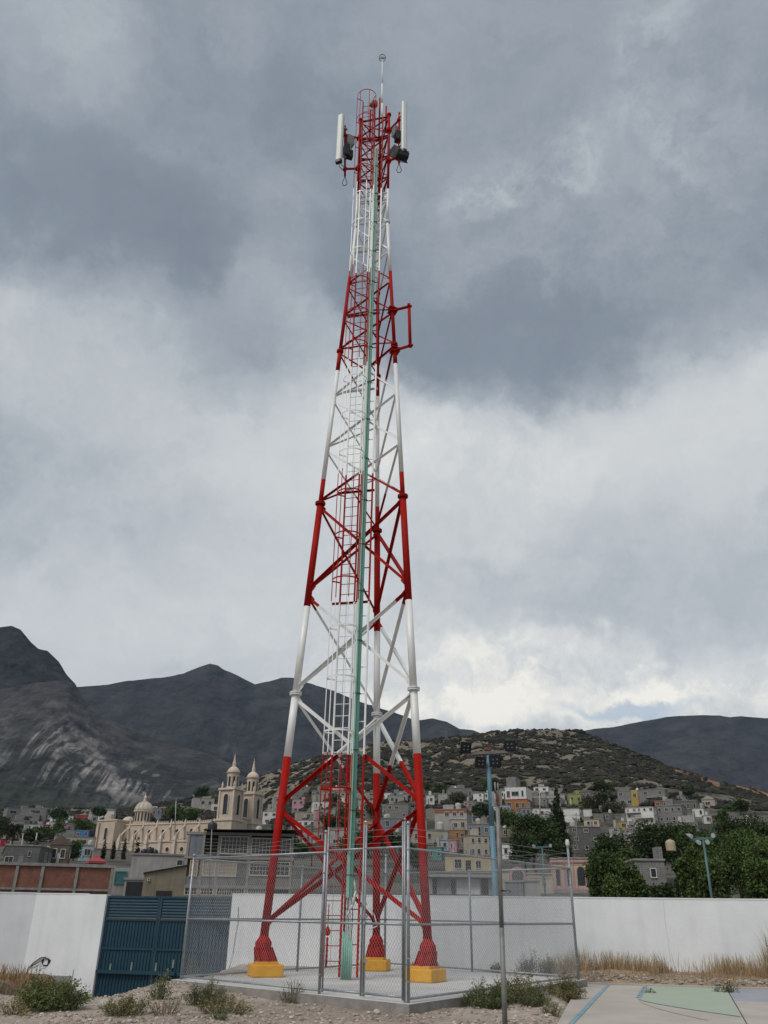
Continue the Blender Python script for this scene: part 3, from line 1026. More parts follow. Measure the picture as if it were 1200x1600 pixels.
# ------------------------------------------------------------------ chain-link fence
def build_fence():
    w = thing('chain_link_fence', 'galvanised chain link fence enclosing the concrete slab, with a double gate', 'fence', (SL[1].x, SL[1].y, SZ))
    wl_ = tuple(w.location)
    ZT, ZM, ZB = 2.68, 1.40, SZ + .06
    BL, NR, RR, BK = SL
    gA = BL.lerp(NR, (Vector((-1.10, 17.92, 0)) - BL).length / (NR - BL).length)
    g0, g1 = gA, NR
    gd = (g1 - g0).normalized()
    gm = g0.lerp(g1, .5)

    def post(p, top, r=.030, cap=True):
        m = MB(); m.tube((p.x, p.y, SZ), (p.x, p.y, top), r, 10)
        if cap: m.lathe((p.x, p.y, top), [(r * 1.2, -.03), (r * 1.2, .0), (r * .7, .03)], 10)
        m.build('post', MT['galv'], w, smooth=True, world=wl_)

    def rail(a, b, z, r=.021, name='rail'):
        m = MB(); m.tube((a.x, a.y, z), (b.x, b.y, z), r, 8)
        m.build(name, MT['galv'], w, smooth=True, world=wl_)

    def netting(a, b, z0, z1, parent, wl__, pitch=.070, h=.098, r=.0021):
        d = (b - a); W = d.length; d.normalize(); H = z1 - z0
        nrm = Vector((-d.y, d.x, 0))
        sl = h / pitch
        m = MB()
        for sgn in (1, -1):
            k = -int(H / sl / pitch) - 1
            while k * pitch < W:
                x0 = k * pitch
                # x = x0 + t/sl , t in 0..H ; mirrored for the other set
                t0 = max(0.0, -x0 * sl); t1 = min(H, (W - x0) * sl)
                k += 1
                if t1 - t0 < .02: continue
                xa, xb = x0 + t0 / sl, x0 + t1 / sl
                za, zb_ = z0 + t0, z0 + t1
                if sgn < 0: xa, xb = W - xa, W - xb
                pa = a + d * xa; pb = a + d * xb
                o = nrm * (.002 * sgn)
                m.tube((pa.x + o.x, pa.y + o.y, za), (pb.x + o.x, pb.y + o.y, zb_), r, 3, caps=False)
        o = m.build('chain_link_mesh', MT['wire'], parent, world=wl__)
        tag(o, kind='stuff')

    # posts
    post(BL, 2.76, .030)
    post(g0, 3.08, .028); post(g1, 3.13, .031)
    post(g1 - gd * .085, 3.20, .020)
    post(RR, 3.20, .033)
    post(BK, 3.20, .034)
    post(BL.lerp(BK, .50), ZT + .02); post(RR.lerp(BK, .50), ZT + .02)
    for a, b in ((BL, g0), (NR, RR), (RR, BK), (BK, BL)):
        d = (b - a).normalized()
        rail(a, b, ZT, name='top_rail'); rail(a, b, ZM, name='middle_rail'); rail(a, b, ZB, name='bottom_rail')
        netting(a + d * .03, b - d * .03, ZB, ZT, w, wl_)
    # three strands of wire above the mesh
    for a, b in ((g0, g1), (NR, RR), (RR, BK), (BK, BL), (BL, g0)):
        for z in (2.80, 2.92, 3.04):
            if a is BL or b is BL: zz0, zz1 = (min(z, 2.74), z) if a is BL else (z, min(z, 2.74))
            else: zz0 = zz1 = z
            m = MB(); m.tube((a.x, a.y, zz0), (b.x, b.y, zz1), .0028, 4)
            m.build('strand_wire', MT['wire'], w, world=wl_)
    # tension bands on the corner posts
    for p in (g0, g1, RR):
        for z in np.arange(.5, 2.7, .36):
            m = MB(); m.lathe((p.x, p.y, z), [(.036, -.012), (.038, 0), (.036, .012)], 8)
            m.build('tension_band', MT['galv'], w, world=wl_)
    # white insulator on the right corner post
    m = MB(); m.lathe((RR.x, RR.y, 3.22), [(.05, 0), (.055, .05), (.05, .12), (.03, .16)], 10)
    m.build('post_cap', pmat('pale_insulator', (.6, .6, .56)), w, smooth=True, world=wl_)
    # gate leaves
    for a, b, top in ((g0 + gd * .08, gm - gd * .03, 3.16), (gm + gd * .03, g1 - gd * .13, 3.16)):
        lf = thing('gate_leaf', None, None); lf.parent = w
        m = MB()
        for p, t in ((a, top), (b, top)):
            m.tube((p.x, p.y, SZ + .03), (p.x, p.y, t), .0195, 8)
        for z in (ZB + .02, ZM, ZT + .03):
            m.tube((a.x, a.y, z), (b.x, b.y, z), .021, 8)
        m.build('leaf_frame', MT['galv'], lf, smooth=True, world=wl_)
        netting(a, b, ZB + .02, ZT + .03, lf, wl_)
    p = gm
    m = MB(); m.tube((p.x + .045, p.y - .03, SZ + .02), (p.x + .045, p.y - .03, SZ + .62), .010, 6)
    m.box((p.x + .05, p.y - .04, SZ + .60), (.07, .03, .05))
    m.build('drop_bolt', MT['galv'], w, world=wl_)
    m = MB(); m.box((p.x, p.y - .045, 1.52), (.16, .03, .06)); m.lathe((p.x + .02, p.y - .07, 1.40), [(.03, -.04), (.035, 0), (.03, .04)], 8)
    m.build('latch', MT['galv'], w, world=wl_)


build_fence()


# ------------------------------------------------------------------ the tower
TC = Vector((-.547, 22.872, 0)); TA = -.21972
BANDS = [1.0 + 4.2857 * k for k in range(8)]
ANG = {'L': R(210), 'R': R(330), 'B': R(90)}


def side(z): return 1.213 + .11759 * max(0, 25 - z)


def leg(k, z):
    r = side(z) / math.sqrt(3)
    return Vector((TC.x + r * math.cos(TA + ANG[k]), TC.y + r * math.sin(TA + ANG[k]), z))


def band(z):
    k = 0
    while k < 6 and z > BANDS[k + 1]: k += 1
    return k % 2                                        # 0 red, 1 white


def split(p0, p1):
    """pieces of a member between the paint bands"""
    p0, p1 = Vector(p0), Vector(p1)
    zs = sorted([t for t in ((b - p0.z) / (p1.z - p0.z) if abs(p1.z - p0.z) > 1e-6 else -1 for b in BANDS[1:-1]) if 0 < t < 1])
    ts = [0] + zs + [1]
    for a, b in zip(ts[:-1], ts[1:]):
        q0, q1 = p0.lerp(p1, a), p0.lerp(p1, b)
        yield q0, q1, band((q0.z + q1.z) / 2)


RW = [MT['red'], MT['white']]


def angle_iron(w, t):
    return [(-w / 2, -w / 2), (w / 2, -w / 2), (w / 2, -w / 2 + t), (-w / 2 + t, -w / 2 + t), (-w / 2 + t, w / 2), (-w / 2, w / 2)]


def build_tower():
    T = thing('lattice_tower', 'tall red and white lattice telecom tower standing on the fenced slab', 'tower', (TC.x, TC.y, SZ))
    wl_ = tuple(T.location)
    SEC = [(1.0, 7, .105), (7, 13, .100), (13, 19, .072), (19, 25, .062), (25, 31, .052)]
    for k in 'LRB':
        lg = MB()
        for z0, z1, r in SEC:
            for q0, q1, mi in split(leg(k, z0), leg(k, z1)):
                lg.tube(q0, q1, r, 14, mi=mi)
        lo = lg.build('leg', RW, T, smooth=True, world=wl_)
        for z, r in ((7, .105), (13, .10), (19, .075), (25, .065), (31, .055)):
            m = MB(); p = leg(k, z)
            for dz in (-.035, .012):
                m.lathe((p.x, p.y, z + dz), [(r * 1.62, 0), (r * 1.62, .028)], 14)
            for i in range(8):
                t = i * math.pi / 4
                m.tube((p.x + r * 1.38 * math.cos(t), p.y + r * 1.38 * math.sin(t), z - .06), (p.x + r * 1.38 * math.cos(t), p.y + r * 1.38 * math.sin(t), z + .065), .012, 5)
            m.build('flange', RW[band(z)], lo, world=wl_)
        # flared foot
        b = leg(k, 1.0); inw = (Vector((TC.x, TC.y, 0)) - Vector((b.x, b.y, 0))).normalized()
        m = MB()
        s = inw
        m.lathe((b.x, b.y, 0), [(.25, .50, s.x * .10, s.y * .10), (.235, .62, s.x * .06, s.y * .06), (.185, .74, s.x * .02, s.y * .02), (.205, .80), (.205, .91), (.115, 1.03), (.112, 1.06)], 8, ph=R(22))
        for i in range(8):
            t = R(22) + i * math.pi / 4
            d = Vector((math.cos(t), math.sin(t), 0)); n = Vector((-d.y, d.x, 0)) * .008
            o = s * .09
            vs = []
            for sg in (-1, 1):
                vs += [b.to_2d().to_3d() + n * sg + o + d * .1 + Vector((0, 0, .5)), b.to_2d().to_3d() + n * sg + o + d * .29 + Vector((0, 0, .5)),
                       b.to_2d().to_3d() + n * sg + d * .235 + Vector((0, 0, .80)), b.to_2d().to_3d() + n * sg + d * .1 + Vector((0, 0, .80))]
            m.add(vs, [(0, 1, 2, 3), (7, 6, 5, 4), (0, 4, 5, 1), (1, 5, 6, 2), (2, 6, 7, 3)])
        m.build('foot', MT['red'], T, world=wl_)
        # earth wire on the foot
    # bracing
    nodes = [1.25, 4.0, 7.0, 10.0, 13.0] + [15, 17, 19] + [20.5, 22, 23.5, 25] + [26.2, 27.4, 28.6, 29.8, 30.92]
    cen = Vector((TC.x, TC.y, 0))
    for z0, z1 in zip(nodes[:-1], nodes[1:]):
        lowz = z0 < 12.9
        wd = .095 if z0 < 7 else .085 if lowz else .06 if z0 < 18.9 else .050 if z0 < 24.9 else .042
        for a, b in (('L', 'R'), ('R', 'B'), ('B', 'L')):
            mid = (leg(a, z0) + leg(b, z0)) / 2
            out = (Vector((mid.x, mid.y, 0)) - cen).normalized()
            e = (.13 if lowz else .09) * (1 if z0 > 1.3 else .6)
            for s, (p, q) in ((1, (a, b)), (-1, (b, a))):
                p0, p1 = leg(p, z0 + e), leg(q, z1 - e)
                d = (p1 - p0).normalized()
                p0 = p0 + d * .08 + out * .035 * s; p1 = p1 - d * .08 + out * .035 * s
                m = MB()
                for q0, q1, mi in split(p0, p1):
                    m.prof(q0, q1, angle_iron(wd, .012 if lowz else .010), mi, hint=out * s)
                m.build('brace', RW, T, world=wl_)
            # gusset plates
            if lowz:
                for kk, o in ((a, b), (b, a)):
                    for z, dz in ((z0 + e, .09), (z1 - e, -.09)):
                        c = leg(kk, z); dr = (leg(o, z) - c).normalized(); g = wd
                        vs = []
                        for t in (-.006, .006):
                            vs += [c + dr * .06 + out * t + Vector((0, 0, -g - dz * .3)), c + dr * .20 + out * t + Vector((0, 0, dz * .7)), c + dr * .20 + out * t + Vector((0, 0, dz * 1.3)), c + dr * .06 + out * t + Vector((0, 0, g - dz * .3))]
                        m = MB(); m.add(vs, [(0, 1, 2, 3), (7, 6, 5, 4), (0, 4, 5, 1), (1, 5, 6, 2), (2, 6, 7, 3), (3, 7, 4, 0)], band(z))
                        m.build('gusset_plate', RW, T, world=wl_)
            if z0 >= 25 or z1 > 30.9:
                zz = z1
                p0, p1 = leg(a, zz - .03), leg(b, zz - .03)
                m = MB(); m.prof(p0, p1, angle_iron(.05, .01), band(zz - .1), hint=out)
                m.build('crossbar', RW, T, world=wl_)
    FU = (leg('R', 5) - leg('L', 5)).normalized()               # along the front face
    FN = Vector((FU.y, -FU.x, 0))                                # out of the front face, towards the camera

    def fp(u, n, z):
        c = (leg('L', z) + leg('R', z)) / 2
        return c + FU * u + FN * n
    # inside platform bars that carry the ladders
    for z in (5.35, 9.6, 13.3, 17.2, 20.5, 23.6, 26.5, 29.6):
        m = MB()
        h = side(z) / 2 * .98
        zz = z
        if z < 24:
            w2 = min(.75, h * .9)
            m.prof(fp(-w2, .03, zz), fp(min(w2, .42), .03, zz), angle_iron(.06, .01), band(z), hint=FN)
        else:
            m.prof(fp(-h, .03, zz), fp(h, .03, zz), angle_iron(.05, .01), band(z), hint=FN)
        m.build('ladder_support', RW, T, world=wl_)
    # climbing ladder with its cage
    LD = thing('climbing_ladder', None, None); LD.parent = T
    zz = [SZ + .05] + [7, 13, 19, 25, 31.9]
    for u in (-.48, -.05):
        m = MB()
        for z0, z1 in zip(zz[:-1], zz[1:]):
            for q0, q1, mi in split(fp(u, .14, z0), fp(u, .14, z1)):
                m.prof(q0, q1, [(-.02, -.03), (.02, -.03), (.02, .03), (-.02, .03)], mi, hint=FN)
        m.build('ladder_rail', RW, LD, world=wl_)
    z = .55
    while z < 31.6:
        m = MB(); m.tube(fp(-.48, .14, z), fp(-.05, .14, z), .011, 6, mi=band(z))
        m.build('rung', RW, LD, world=wl_)
        z += .32
    hoops = []
    z = 2.95
    while z < 32.2:
        hoops.append(z); z += 1.45
    cc, cr_ = (-.265 - .02), .40

    def hp_(t, z):
        return fp(cc + cr_ * math.cos(t), .16 + .02 + (.10 + cr_ * .95 * math.sin(t)) if 0 < t < math.pi else .16, z)
    for z in hoops:
        m = MB()
        pts = [fp(-.48, .15, z)] + [hp_(math.pi - t, z) for t in np.linspace(.08, math.pi - .08, 13)] + [fp(-.05, .15, z)]
        for a, b in zip(pts[:-1], pts[1:]):
            m.prof(a, b, [(-.004, -.022), (.004, -.022), (.004, .022), (-.004, .022)], band(z), hint=(0, 0, 1))
        m.build('cage_hoop', RW, LD, world=wl_)
    for t in (R(8), R(62), R(118), R(172)):
        m = MB()
        for z0, z1 in zip(hoops[:-1], hoops[1:]):
            for q0, q1, mi in split(hp_(t, z0), hp_(t, z1)):
                m.prof(q0, q1, [(-.012, -.004), (.012, -.004), (.012, .004), (-.012, .004)], mi, hint=FN)
        m.build('cage_bar', RW, LD, world=wl_)
    m = MB(); m.path([fp(-.265, .19, z) for z in [.4] + zz[1:]], .006, 5)
    m.build('safety_line', MT['galv'], LD, world=wl_)
    m = MB(); m.tube(fp(-.36, .2, .42), fp(-.36, .2, 1.05), .028, 8); m.lathe(tuple(fp(-.36, .2, 1.08)), [(.03, 0), (.07, .05), (.06, .12), (.02, .2)], 8)
    m.tube(fp(-.36, .2, 1.2), fp(-.36, .2, 1.75), .012, 6)
    m.build('line_tensioner', MT['red'], LD, smooth=True, world=wl_)
    # cable ladder and the green tray in front of it
    CL = thing('cable_ladder', None, None); CL.parent = T
    for u in (.015, .37):
        m = MB()
        for z0, z1 in zip(zz[:-2] + [25], zz[1:-1] + [30.8]):
            for q0, q1, mi in split(fp(u, .10, z0), fp(u, .10, z1)):
                m.prof(q0, q1, [(-.022, -.03), (.022, -.03), (.022, .03), (-.022, .03)], mi, hint=FN)
        m.build('cable_rail', RW, CL, world=wl_)
    z = .9
    while z < 30.6:
        m = MB(); m.prof(fp(.015, .10, z), fp(.37, .10, z), [(-.012, -.012), (.012, -.012), (.012, .012), (-.012, .012)], band(z))
        m.build('cross_rung', RW, CL, world=wl_)
        z += .75
    GT = thing('cable_tray', None, None); GT.parent = T
    m = MB()
    tz = [1.9, 7, 13, 19, 25, 28.9]
    for z0, z1 in zip(tz[:-1], tz[1:]):
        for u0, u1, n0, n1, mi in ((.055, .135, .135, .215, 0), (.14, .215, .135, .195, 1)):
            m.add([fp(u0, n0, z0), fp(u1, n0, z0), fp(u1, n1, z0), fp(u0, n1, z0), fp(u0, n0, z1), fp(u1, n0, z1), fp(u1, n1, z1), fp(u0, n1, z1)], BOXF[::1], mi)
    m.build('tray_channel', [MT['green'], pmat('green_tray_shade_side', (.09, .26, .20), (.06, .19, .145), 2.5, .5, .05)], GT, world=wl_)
    z = 2.4
    while z < 28.8:
        m = MB(); m.prof(fp(.04, .165, z), fp(.235, .165, z), [(-.055, -.012), (.055, -.012), (.055, .012), (-.055, .012)], 0, hint=(0, 0, 1))
        m.build('tray_clip', MT['darkgreen'], GT, world=wl_); z += 1.5
    for i in range(5):
        u = .02 + i * .052
        m = MB(); m.tube(fp(u, .17, SZ + .01), fp(u, .17, SZ + (1.0 if i < 3 else .82)), .026, 8)
        m.build('cable_guard', MT['green'], GT, smooth=True, world=wl_)
    # cables between guard and tray
    for i in range(5):
        u = .03 + i * .045
        m = MB(); m.path([fp(u, .17, SZ + .8), fp(u + .02, .18, 1.3), fp(u + .015 * math.sin(i * 2), .16, 1.6), fp(.08 + .02 * i, .17, 2.0)], .011, 6)
        m.build('feeder_cable', MT['galv'] if i % 2 else MT['cable'], GT, world=wl_)
    m = MB(); m.path([fp(.2, .12, 2.35), fp(.28, .16, 2.05), fp(.24, .2, 1.75), fp(.14, .2, 1.62), fp(.1, .18, 1.5)], .03, 8)
    m.path([fp(.36, .1, 2.1), fp(.55, .05, 1.75), fp(.72, .0, 1.55), fp(.80, .0, 1.3), fp(.6, 0, 1.22)], .014, 6)
    m.build('coiled_cable', pmat('white_cable', (.6, .6, .58)), GT, smooth=True, world=wl_)
    # empty antenna bracket on the right leg
    AB = thing('antenna_bracket', None, None); AB.parent = T
    r0, r1 = leg('R', 20.55), leg('R', 18.75)
    yb = r0.y - .05
    tz0 = at(639, 479, yb - .45); tz1 = at(641, 540, yb - .45)
    m = MB(); m.tube(tz0 + Vector((0, 0, .12)), tz1 + Vector((0, 0, -.06)), .055, 10)
    m.build('bracket_pipe', MT['red'], AB, smooth=True, world=wl_)
    for a, b in ((r0, tz0), (r1, tz1)):
        m = MB(); m.tube(a, b, .05, 8); m.build('bracket_arm', MT['red'], AB, smooth=True, world=wl_)
        m = MB()
        for sg in (-1, 1):
            m.box((a.x + .0, a.y, a.z + sg * .07), (.30, .26, .035), .4)
            for i in range(4):
                t = .6 + i * math.pi / 2
                m.tube((a.x + .14 * math.cos(t), a.y + .14 * math.sin(t), a.z - .12), (a.x + .14 * math.cos(t), a.y + .14 * math.sin(t), a.z + .12), .012, 5)
        m.box((b.x, b.y, b.z), (.16, .16, .05), .4)
        m.build('clamp', MT['red'], AB, world=wl_)
    # aircraft light on a stub at the top
    m = MB(); p = fp(-.02, .0, 31.7)
    m.tube(p + Vector((0, 0, -1.0)), p + Vector((0, 0, .0)), .025, 6)
    m.build('light_stub', MT['red'], T, world=wl_)
    m = MB(); m.lathe(tuple(p), [(.10, 0), (.13, .06), (.13, .22), (.09, .3), (.03, .36)], 10)
    m.box((p.x - .12, p.y - .02, p.z + .1), (.12, .16, .2), .5)
    m.build('warning_light', pmat('amber_light_body', (.30, .12, .06), (.2, .07, .04), 6, .4, 0), T, smooth=True, world=wl_)
    # short masts above the legs
    for u, z0, z1 in ((-.25, 30.2, 31.9), (.14, 30.0, 32.5), (.42, 30.3, 31.9)):
        m = MB(); m.tube(fp(u, -.25, z0), fp(u, -.25, z1), .035, 8); m.build('top_mast', MT['red'], T, smooth=True, world=wl_)
    return fp


fp = build_tower()

# yellow footings: concrete blocks under each leg
for k, rot, lab in (('L', 18, 'yellow painted concrete footing under the left leg of the tower'), ('R', -32, 'yellow painted concrete footing under the right leg of the tower'), ('B', -10, 'yellow painted concrete footing under the rear leg of the tower')):
    b = leg(k, 1.0); inw = (Vector((TC.x, TC.y, 0)) - Vector((b.x, b.y, 0))).normalized() * .09
    t = thing('concrete_footing', lab, 'footing', (b.x + inw.x, b.y + inw.y, SZ), R(rot), 'yellow footings under the tower legs')
    m = MB(); m.box((0, 0, .135), (.74, .74, .27)); m.build('block', MT['yellow'], t, bevel=.03)
    m = MB(); m.box((0, 0, .295), (.52, .52, .06)); m.build('base_plate', MT['yellow'], t, bevel=.01)
    for sx in (-1, 1):
        for sy in (-1, 1):
            m = MB(); m.tube((sx * .21, sy * .21, .3), (sx * .21, sy * .21, .40), .018, 6); m.lathe((sx * .21, sy * .21, .325), [(.035, 0), (.035, .03)], 6); m.build('anchor_bolt', MT['rust'], t)


# ------------------------------------------------------------------ antennas and lightning rod
def antenna(label, pxt, pyt, pxb, pyb, Y, pipe, arms, yaw, wid, radios):
    c = at((pxt + pxb) / 2, pyb, Y); top = at((pxt + pxb) / 2, pyt, Y)
    t = thing('panel_antenna', label, 'antenna', c, 0, 'antennas at the tower top')
    wl_ = tuple(c); H = top.z - c.z
    cs, sn = math.cos(yaw), math.sin(yaw)

    def L(x, y, z): return Vector((c.x + x * cs - y * sn, c.y + x * sn + y * cs, c.z + z))
    m = MB()
    prof = [(-wid / 2, .06), (-wid / 2, -.05), (-wid / 2 + .05, -.09), (wid / 2 - .05, -.09), (wid / 2, -.05), (wid / 2, .06)]
    n = len(prof)
    m.add([L(x, y, .10) for x, y in prof] + [L(x, y, H) for x, y in prof], [(i, (i + 1) % n, n + (i + 1) % n, n + i) for i in range(n)] + [tuple(range(n - 1, -1, -1)), tuple(range(n, 2 * n))])
    m.build('radome', MT['radome'], t, world=wl_)
    m = MB()
    m.add([L(x * .98, y * .98, -.02) for x, y in prof] + [L(x * 1.01, y * 1.01, .12) for x, y in prof], [(i, (i + 1) % n, n + (i + 1) % n, n + i) for i in range(n)] + [tuple(range(n - 1, -1, -1)), tuple(range(n, 2 * n))])
    m.build('end_cap', MT['black'], t, world=wl_)
    p0, p1 = pipe
    m = MB(); m.tube(p0, p1, .042, 8); m.build('mount_pipe', MT['red'], t, smooth=True, world=wl_)
    for a, b in arms:
        m = MB(); m.tube(a, b, .045, 8)
        m.box(tuple(a), (.20, .2, .14), .4); m.box(tuple(b), (.13, .13, .12), .4)
        m.build('arm', MT['red'], t, world=wl_)
    for z in (H * .2, H * .8):
        m = MB(); pz = c.z + z
        m.prof(L(0, .05, z), Vector((p0.x, p0.y, pz)), [(-.03, -.04), (.03, -.04), (.03, .04), (-.03, .04)]); m.build('tilt_bracket', MT['galv'], t, world=wl_)
    for (q, s, rz, dark) in radios:
        m = MB(); m.box(tuple(q), s, rz); m.build('radio_unit', MT['black'] if dark else MT['greybox'], t, world=wl_, bevel=.02)
        m = MB()
        for i in range(5):
            m.box((q[0], q[1], q[2] - s[2] * .4 + i * s[2] * .2), (s[0] * 1.06, s[1] * 1.06, .02), rz)
        m.build('cooling_fin', MT['black'], t, world=wl_)
    e = Vector(p0)
    m = MB(); m.path([e, e + Vector((-.05, 0, -.22)), e + Vector((-.10, 0, -.38)), e + Vector((-.05, 0, -.52)), e + Vector((.05, 0, -.52)), e + Vector((.10, 0, -.38)), e + Vector((.05, 0, -.22)), e], .014, 5)
    m.path([L(0, 0, -.02), L(.04, .02, -.25), L(.18, .1, -.42), Vector((p0.x, p0.y, c.z - .3))], .016, 5)
    m.path([L(.08, 0, -.02), L(.12, .02, -.18), L(.2, .1, -.2), L(.26, .12, .2)], .014, 5)
    m.build('jumper_cable', MT['cable'], t, world=wl_)


Yl = leg('L', 29).y - .28
pa, pb = at(539, 275, Yl), at(539, 197, Yl)
antenna('pale panel antenna on the left side of the tower top', 532, 181, 526.5, 254, Yl - .22, (pa, pb),
        ((leg('L', 29.9), at(538.5, 211, Yl)), (leg('L', 28.15), at(539, 264, Yl))), R(-22), .25,
        ((at(546.5, 221, Yl + .1), (.30, .26, .50), .5, False), (at(541.5, 236, Yl), (.22, .25, .62), .5, True), (at(547, 242, Yl + .1), (.2, .2, .4), .3, True), (at(545, 231, Yl), (.2, .14, .34), .2, False)))
Yr = leg('R', 29).y - .15
pa, pb = at(623.5, 255, Yr), at(624, 176, Yr)
antenna('pale panel antenna on the right side of the tower top', 631, 161, 631.5, 238, Yr - .18, (pa, pb),
        ((leg('R', 30.05), at(623, 188, Yr)), (leg('R', 28.3), at(623, 246, Yr))), R(18), .22,
        ((at(618.5, 207, Yr + .1), (.26, .24, .52), .6, False), (at(622, 214, Yr), (.24, .26, .5), .3, True), (at(619, 239, Yr), (.42, .36, .34), .6, False), (at(629, 243, Yr - .1), (.40, .3, .30), .3, True)))

t = thing('lightning_rod', 'thin white lightning rod with a ring on the very top of the tower', 'lightning rod', tuple(fp(.24, -.3, 30.6)))
wl_ = tuple(t.location)
e = fp(.24, -.3, 31.0); top = at(597.3, 96, e.y)
m = MB(); m.tube(e, e.lerp(top, .3), .045, 8, mi=0); m.tube(e.lerp(top, .3), e.lerp(top, .62), .034, 8); m.tube(e.lerp(top, .62), top, .024, 8)
m.build('mast', MT['white'], t, smooth=True, world=wl_)
m = MB()
c = at(597.3, 90.5, e.y)
for ux in (Vector((0, -.80, .60)), Vector((0, .5, .86))):
    pts = [c + Vector((.14, 0, 0)) * math.cos(a) + ux * (.14 * math.sin(a)) for a in np.linspace(0, 2 * math.pi, 17)]
    m.path(pts, .018, 6)
for a in (0.6, 0.6 + math.pi / 2):
    m.tube(c + Vector((.14 * math.cos(a), 0, .14 * math.sin(a))), c - Vector((.14 * math.cos(a), 0, .14 * math.sin(a))), .009, 5)
m.lathe(tuple(c + Vector((0, 0, -.05))), [(.02, 0), (.05, .03), (.05, .07), (.02, .1)], 8)
m.tube(c + Vector((0, 0, .14)), c + Vector((0, 0, .24)), .008, 5); m.box(tuple(c + Vector((0, 0, .24))), (.08, .03, .04))
m.build('ring_head', MT['greybox'], t, world=wl_)

# ------------------------------------------------------------------ the town on the slope
HC = {}


def hmat(name, c1, c2=None, kind='stucco'):
    if name not in HC:
        if kind == 'block':
            HC[name] = pmat(name, c1, c2, .9, .95, .3, 8, streak=.45, brick=(.4, .2, .02, (.62, .62, .62), (.86, .86, .86)))
        elif kind == 'brick':
            HC[name] = pmat(name, c1, c2, 1.4, .95, .3, 8, streak=.35, brick=(.26, .09, .014, (.95, 1.35, 1.7), (.72, .66, .62)))
        else:
            HC[name] = pmat(name, c1, c2, .8, .92, .2, 8, streak=.5, dirt=(.52, .48, .43))
    return HC[name]


W_ = dict(
    grey=hmat('grey_block_wall', (.26, .255, .245), (.17, .167, .16), 'block'), dgrey=hmat('dark_block_wall', (.16, .158, .154), (.10, .10, .098), 'block'),
    white=hmat('white_stucco', (.66, .66, .64), (.50, .50, .48)), cream=hmat('cream_stucco', (.44, .395, .32), (.33, .295, .24)), beige=hmat('beige_stucco', (.40, .35, .28), (.29, .25, .20)),
    orange=hmat('orange_stucco', (.34, .155, .06), (.25, .11, .045)), terra=hmat('terracotta_stucco', (.28, .115, .06), (.2, .08, .045)),
    pink=hmat('pink_stucco', (.47, .27, .30), (.36, .2, .23)), magenta=hmat('magenta_stucco', (.38, .14, .24), (.28, .1, .17)), teal=hmat('teal_stucco', (.10, .27, .25), (.07, .2, .185)),
    blue=hmat('bright_blue_stucco', (.045, .20, .42), (.035, .15, .32)), pblue=hmat('pale_blue_stucco', (.36, .45, .50), (.28, .35, .4)), bgrey=hmat('blue_grey_stucco', (.20, .22, .245), (.14, .155, .175)),
    crimson=hmat('crimson_stucco', (.40, .025, .045), (.28, .02, .035)), yellow=hmat('yellow_stucco', (.42, .29, .07), (.32, .22, .055)), lime=hmat('lime_stucco', (.30, .33, .09), (.21, .235, .065)),
    lyellow=hmat('pale_yellow_stucco', (.50, .41, .27), (.40, .325, .215)), brown=hmat('brown_adobe', (.14, .105, .075), (.09, .07, .05)), green=hmat('green_stucco', (.08, .26, .15), (.06, .19, .11)), tan=hmat('tan_stucco', (.25, .21, .155), (.165, .14, .10)),
    brick=hmat('red_brick_wall', (.27, .105, .065), (.17, .065, .042), 'brick'), grad=hmat('grey_stucco', (.36, .355, .34), (.26, .255, .245)))


def face_az(x, y): return -math.atan2(x, y)


HOUSES = []


def window(m_parent, x, y, z, w, h, side='f', W=0, glass=None, frame=None, bars=False, name='window'):
    """a framed window set on the front (f, y=0), right (r) or left (l) face of a local box"""
    f = max(.05, min(.10, w * .1))
    m = MB(); g = MB()

    def bx(mb, a, b, c, d, n0, n1):
        if side == 'f': mb.span(a, b, y - n1, y - n0, c, d)
        elif side == 'r': mb.span(y + n0, y + n1, a, b, c, d)
        else: mb.span(y - n1, y - n0, a, b, c, d)
    bx(m, x - w / 2 - f, x - w / 2, z - f, z + h + f, -.02, .07)
    bx(m, x + w / 2, x + w / 2 + f, z - f, z + h + f, -.02, .07)
    bx(m, x - w / 2, x + w / 2, z + h, z + h + f, -.02, .07)
    bx(m, x - w / 2 - f, x + w / 2 + f, z - f * 1.4, z - .002, -.02, .12)
    if w > .8 and not bars:
        bx(m, x - .025, x + .025, z, z + h, -.02, .05)
    if bars:
        n = max(2, int(w / bars)); k = max(1, int(h / bars))
        for i in range(1, n): bx(m, x - w / 2 + w * i / n - .022, x - w / 2 + w * i / n + .022, z, z + h, -.02, .05)
        for i in range(1, k): bx(m, x - w / 2, x + w / 2, z + h * i / k - .022, z + h * i / k + .022, -.018, .045)
    o = m.build(name, frame or MT['frame'], m_parent)
    bx(g, x - w / 2, x + w / 2, z, z + h, -.02, .012)
    g.build('pane', glass or MT['glass'], o)
    return o


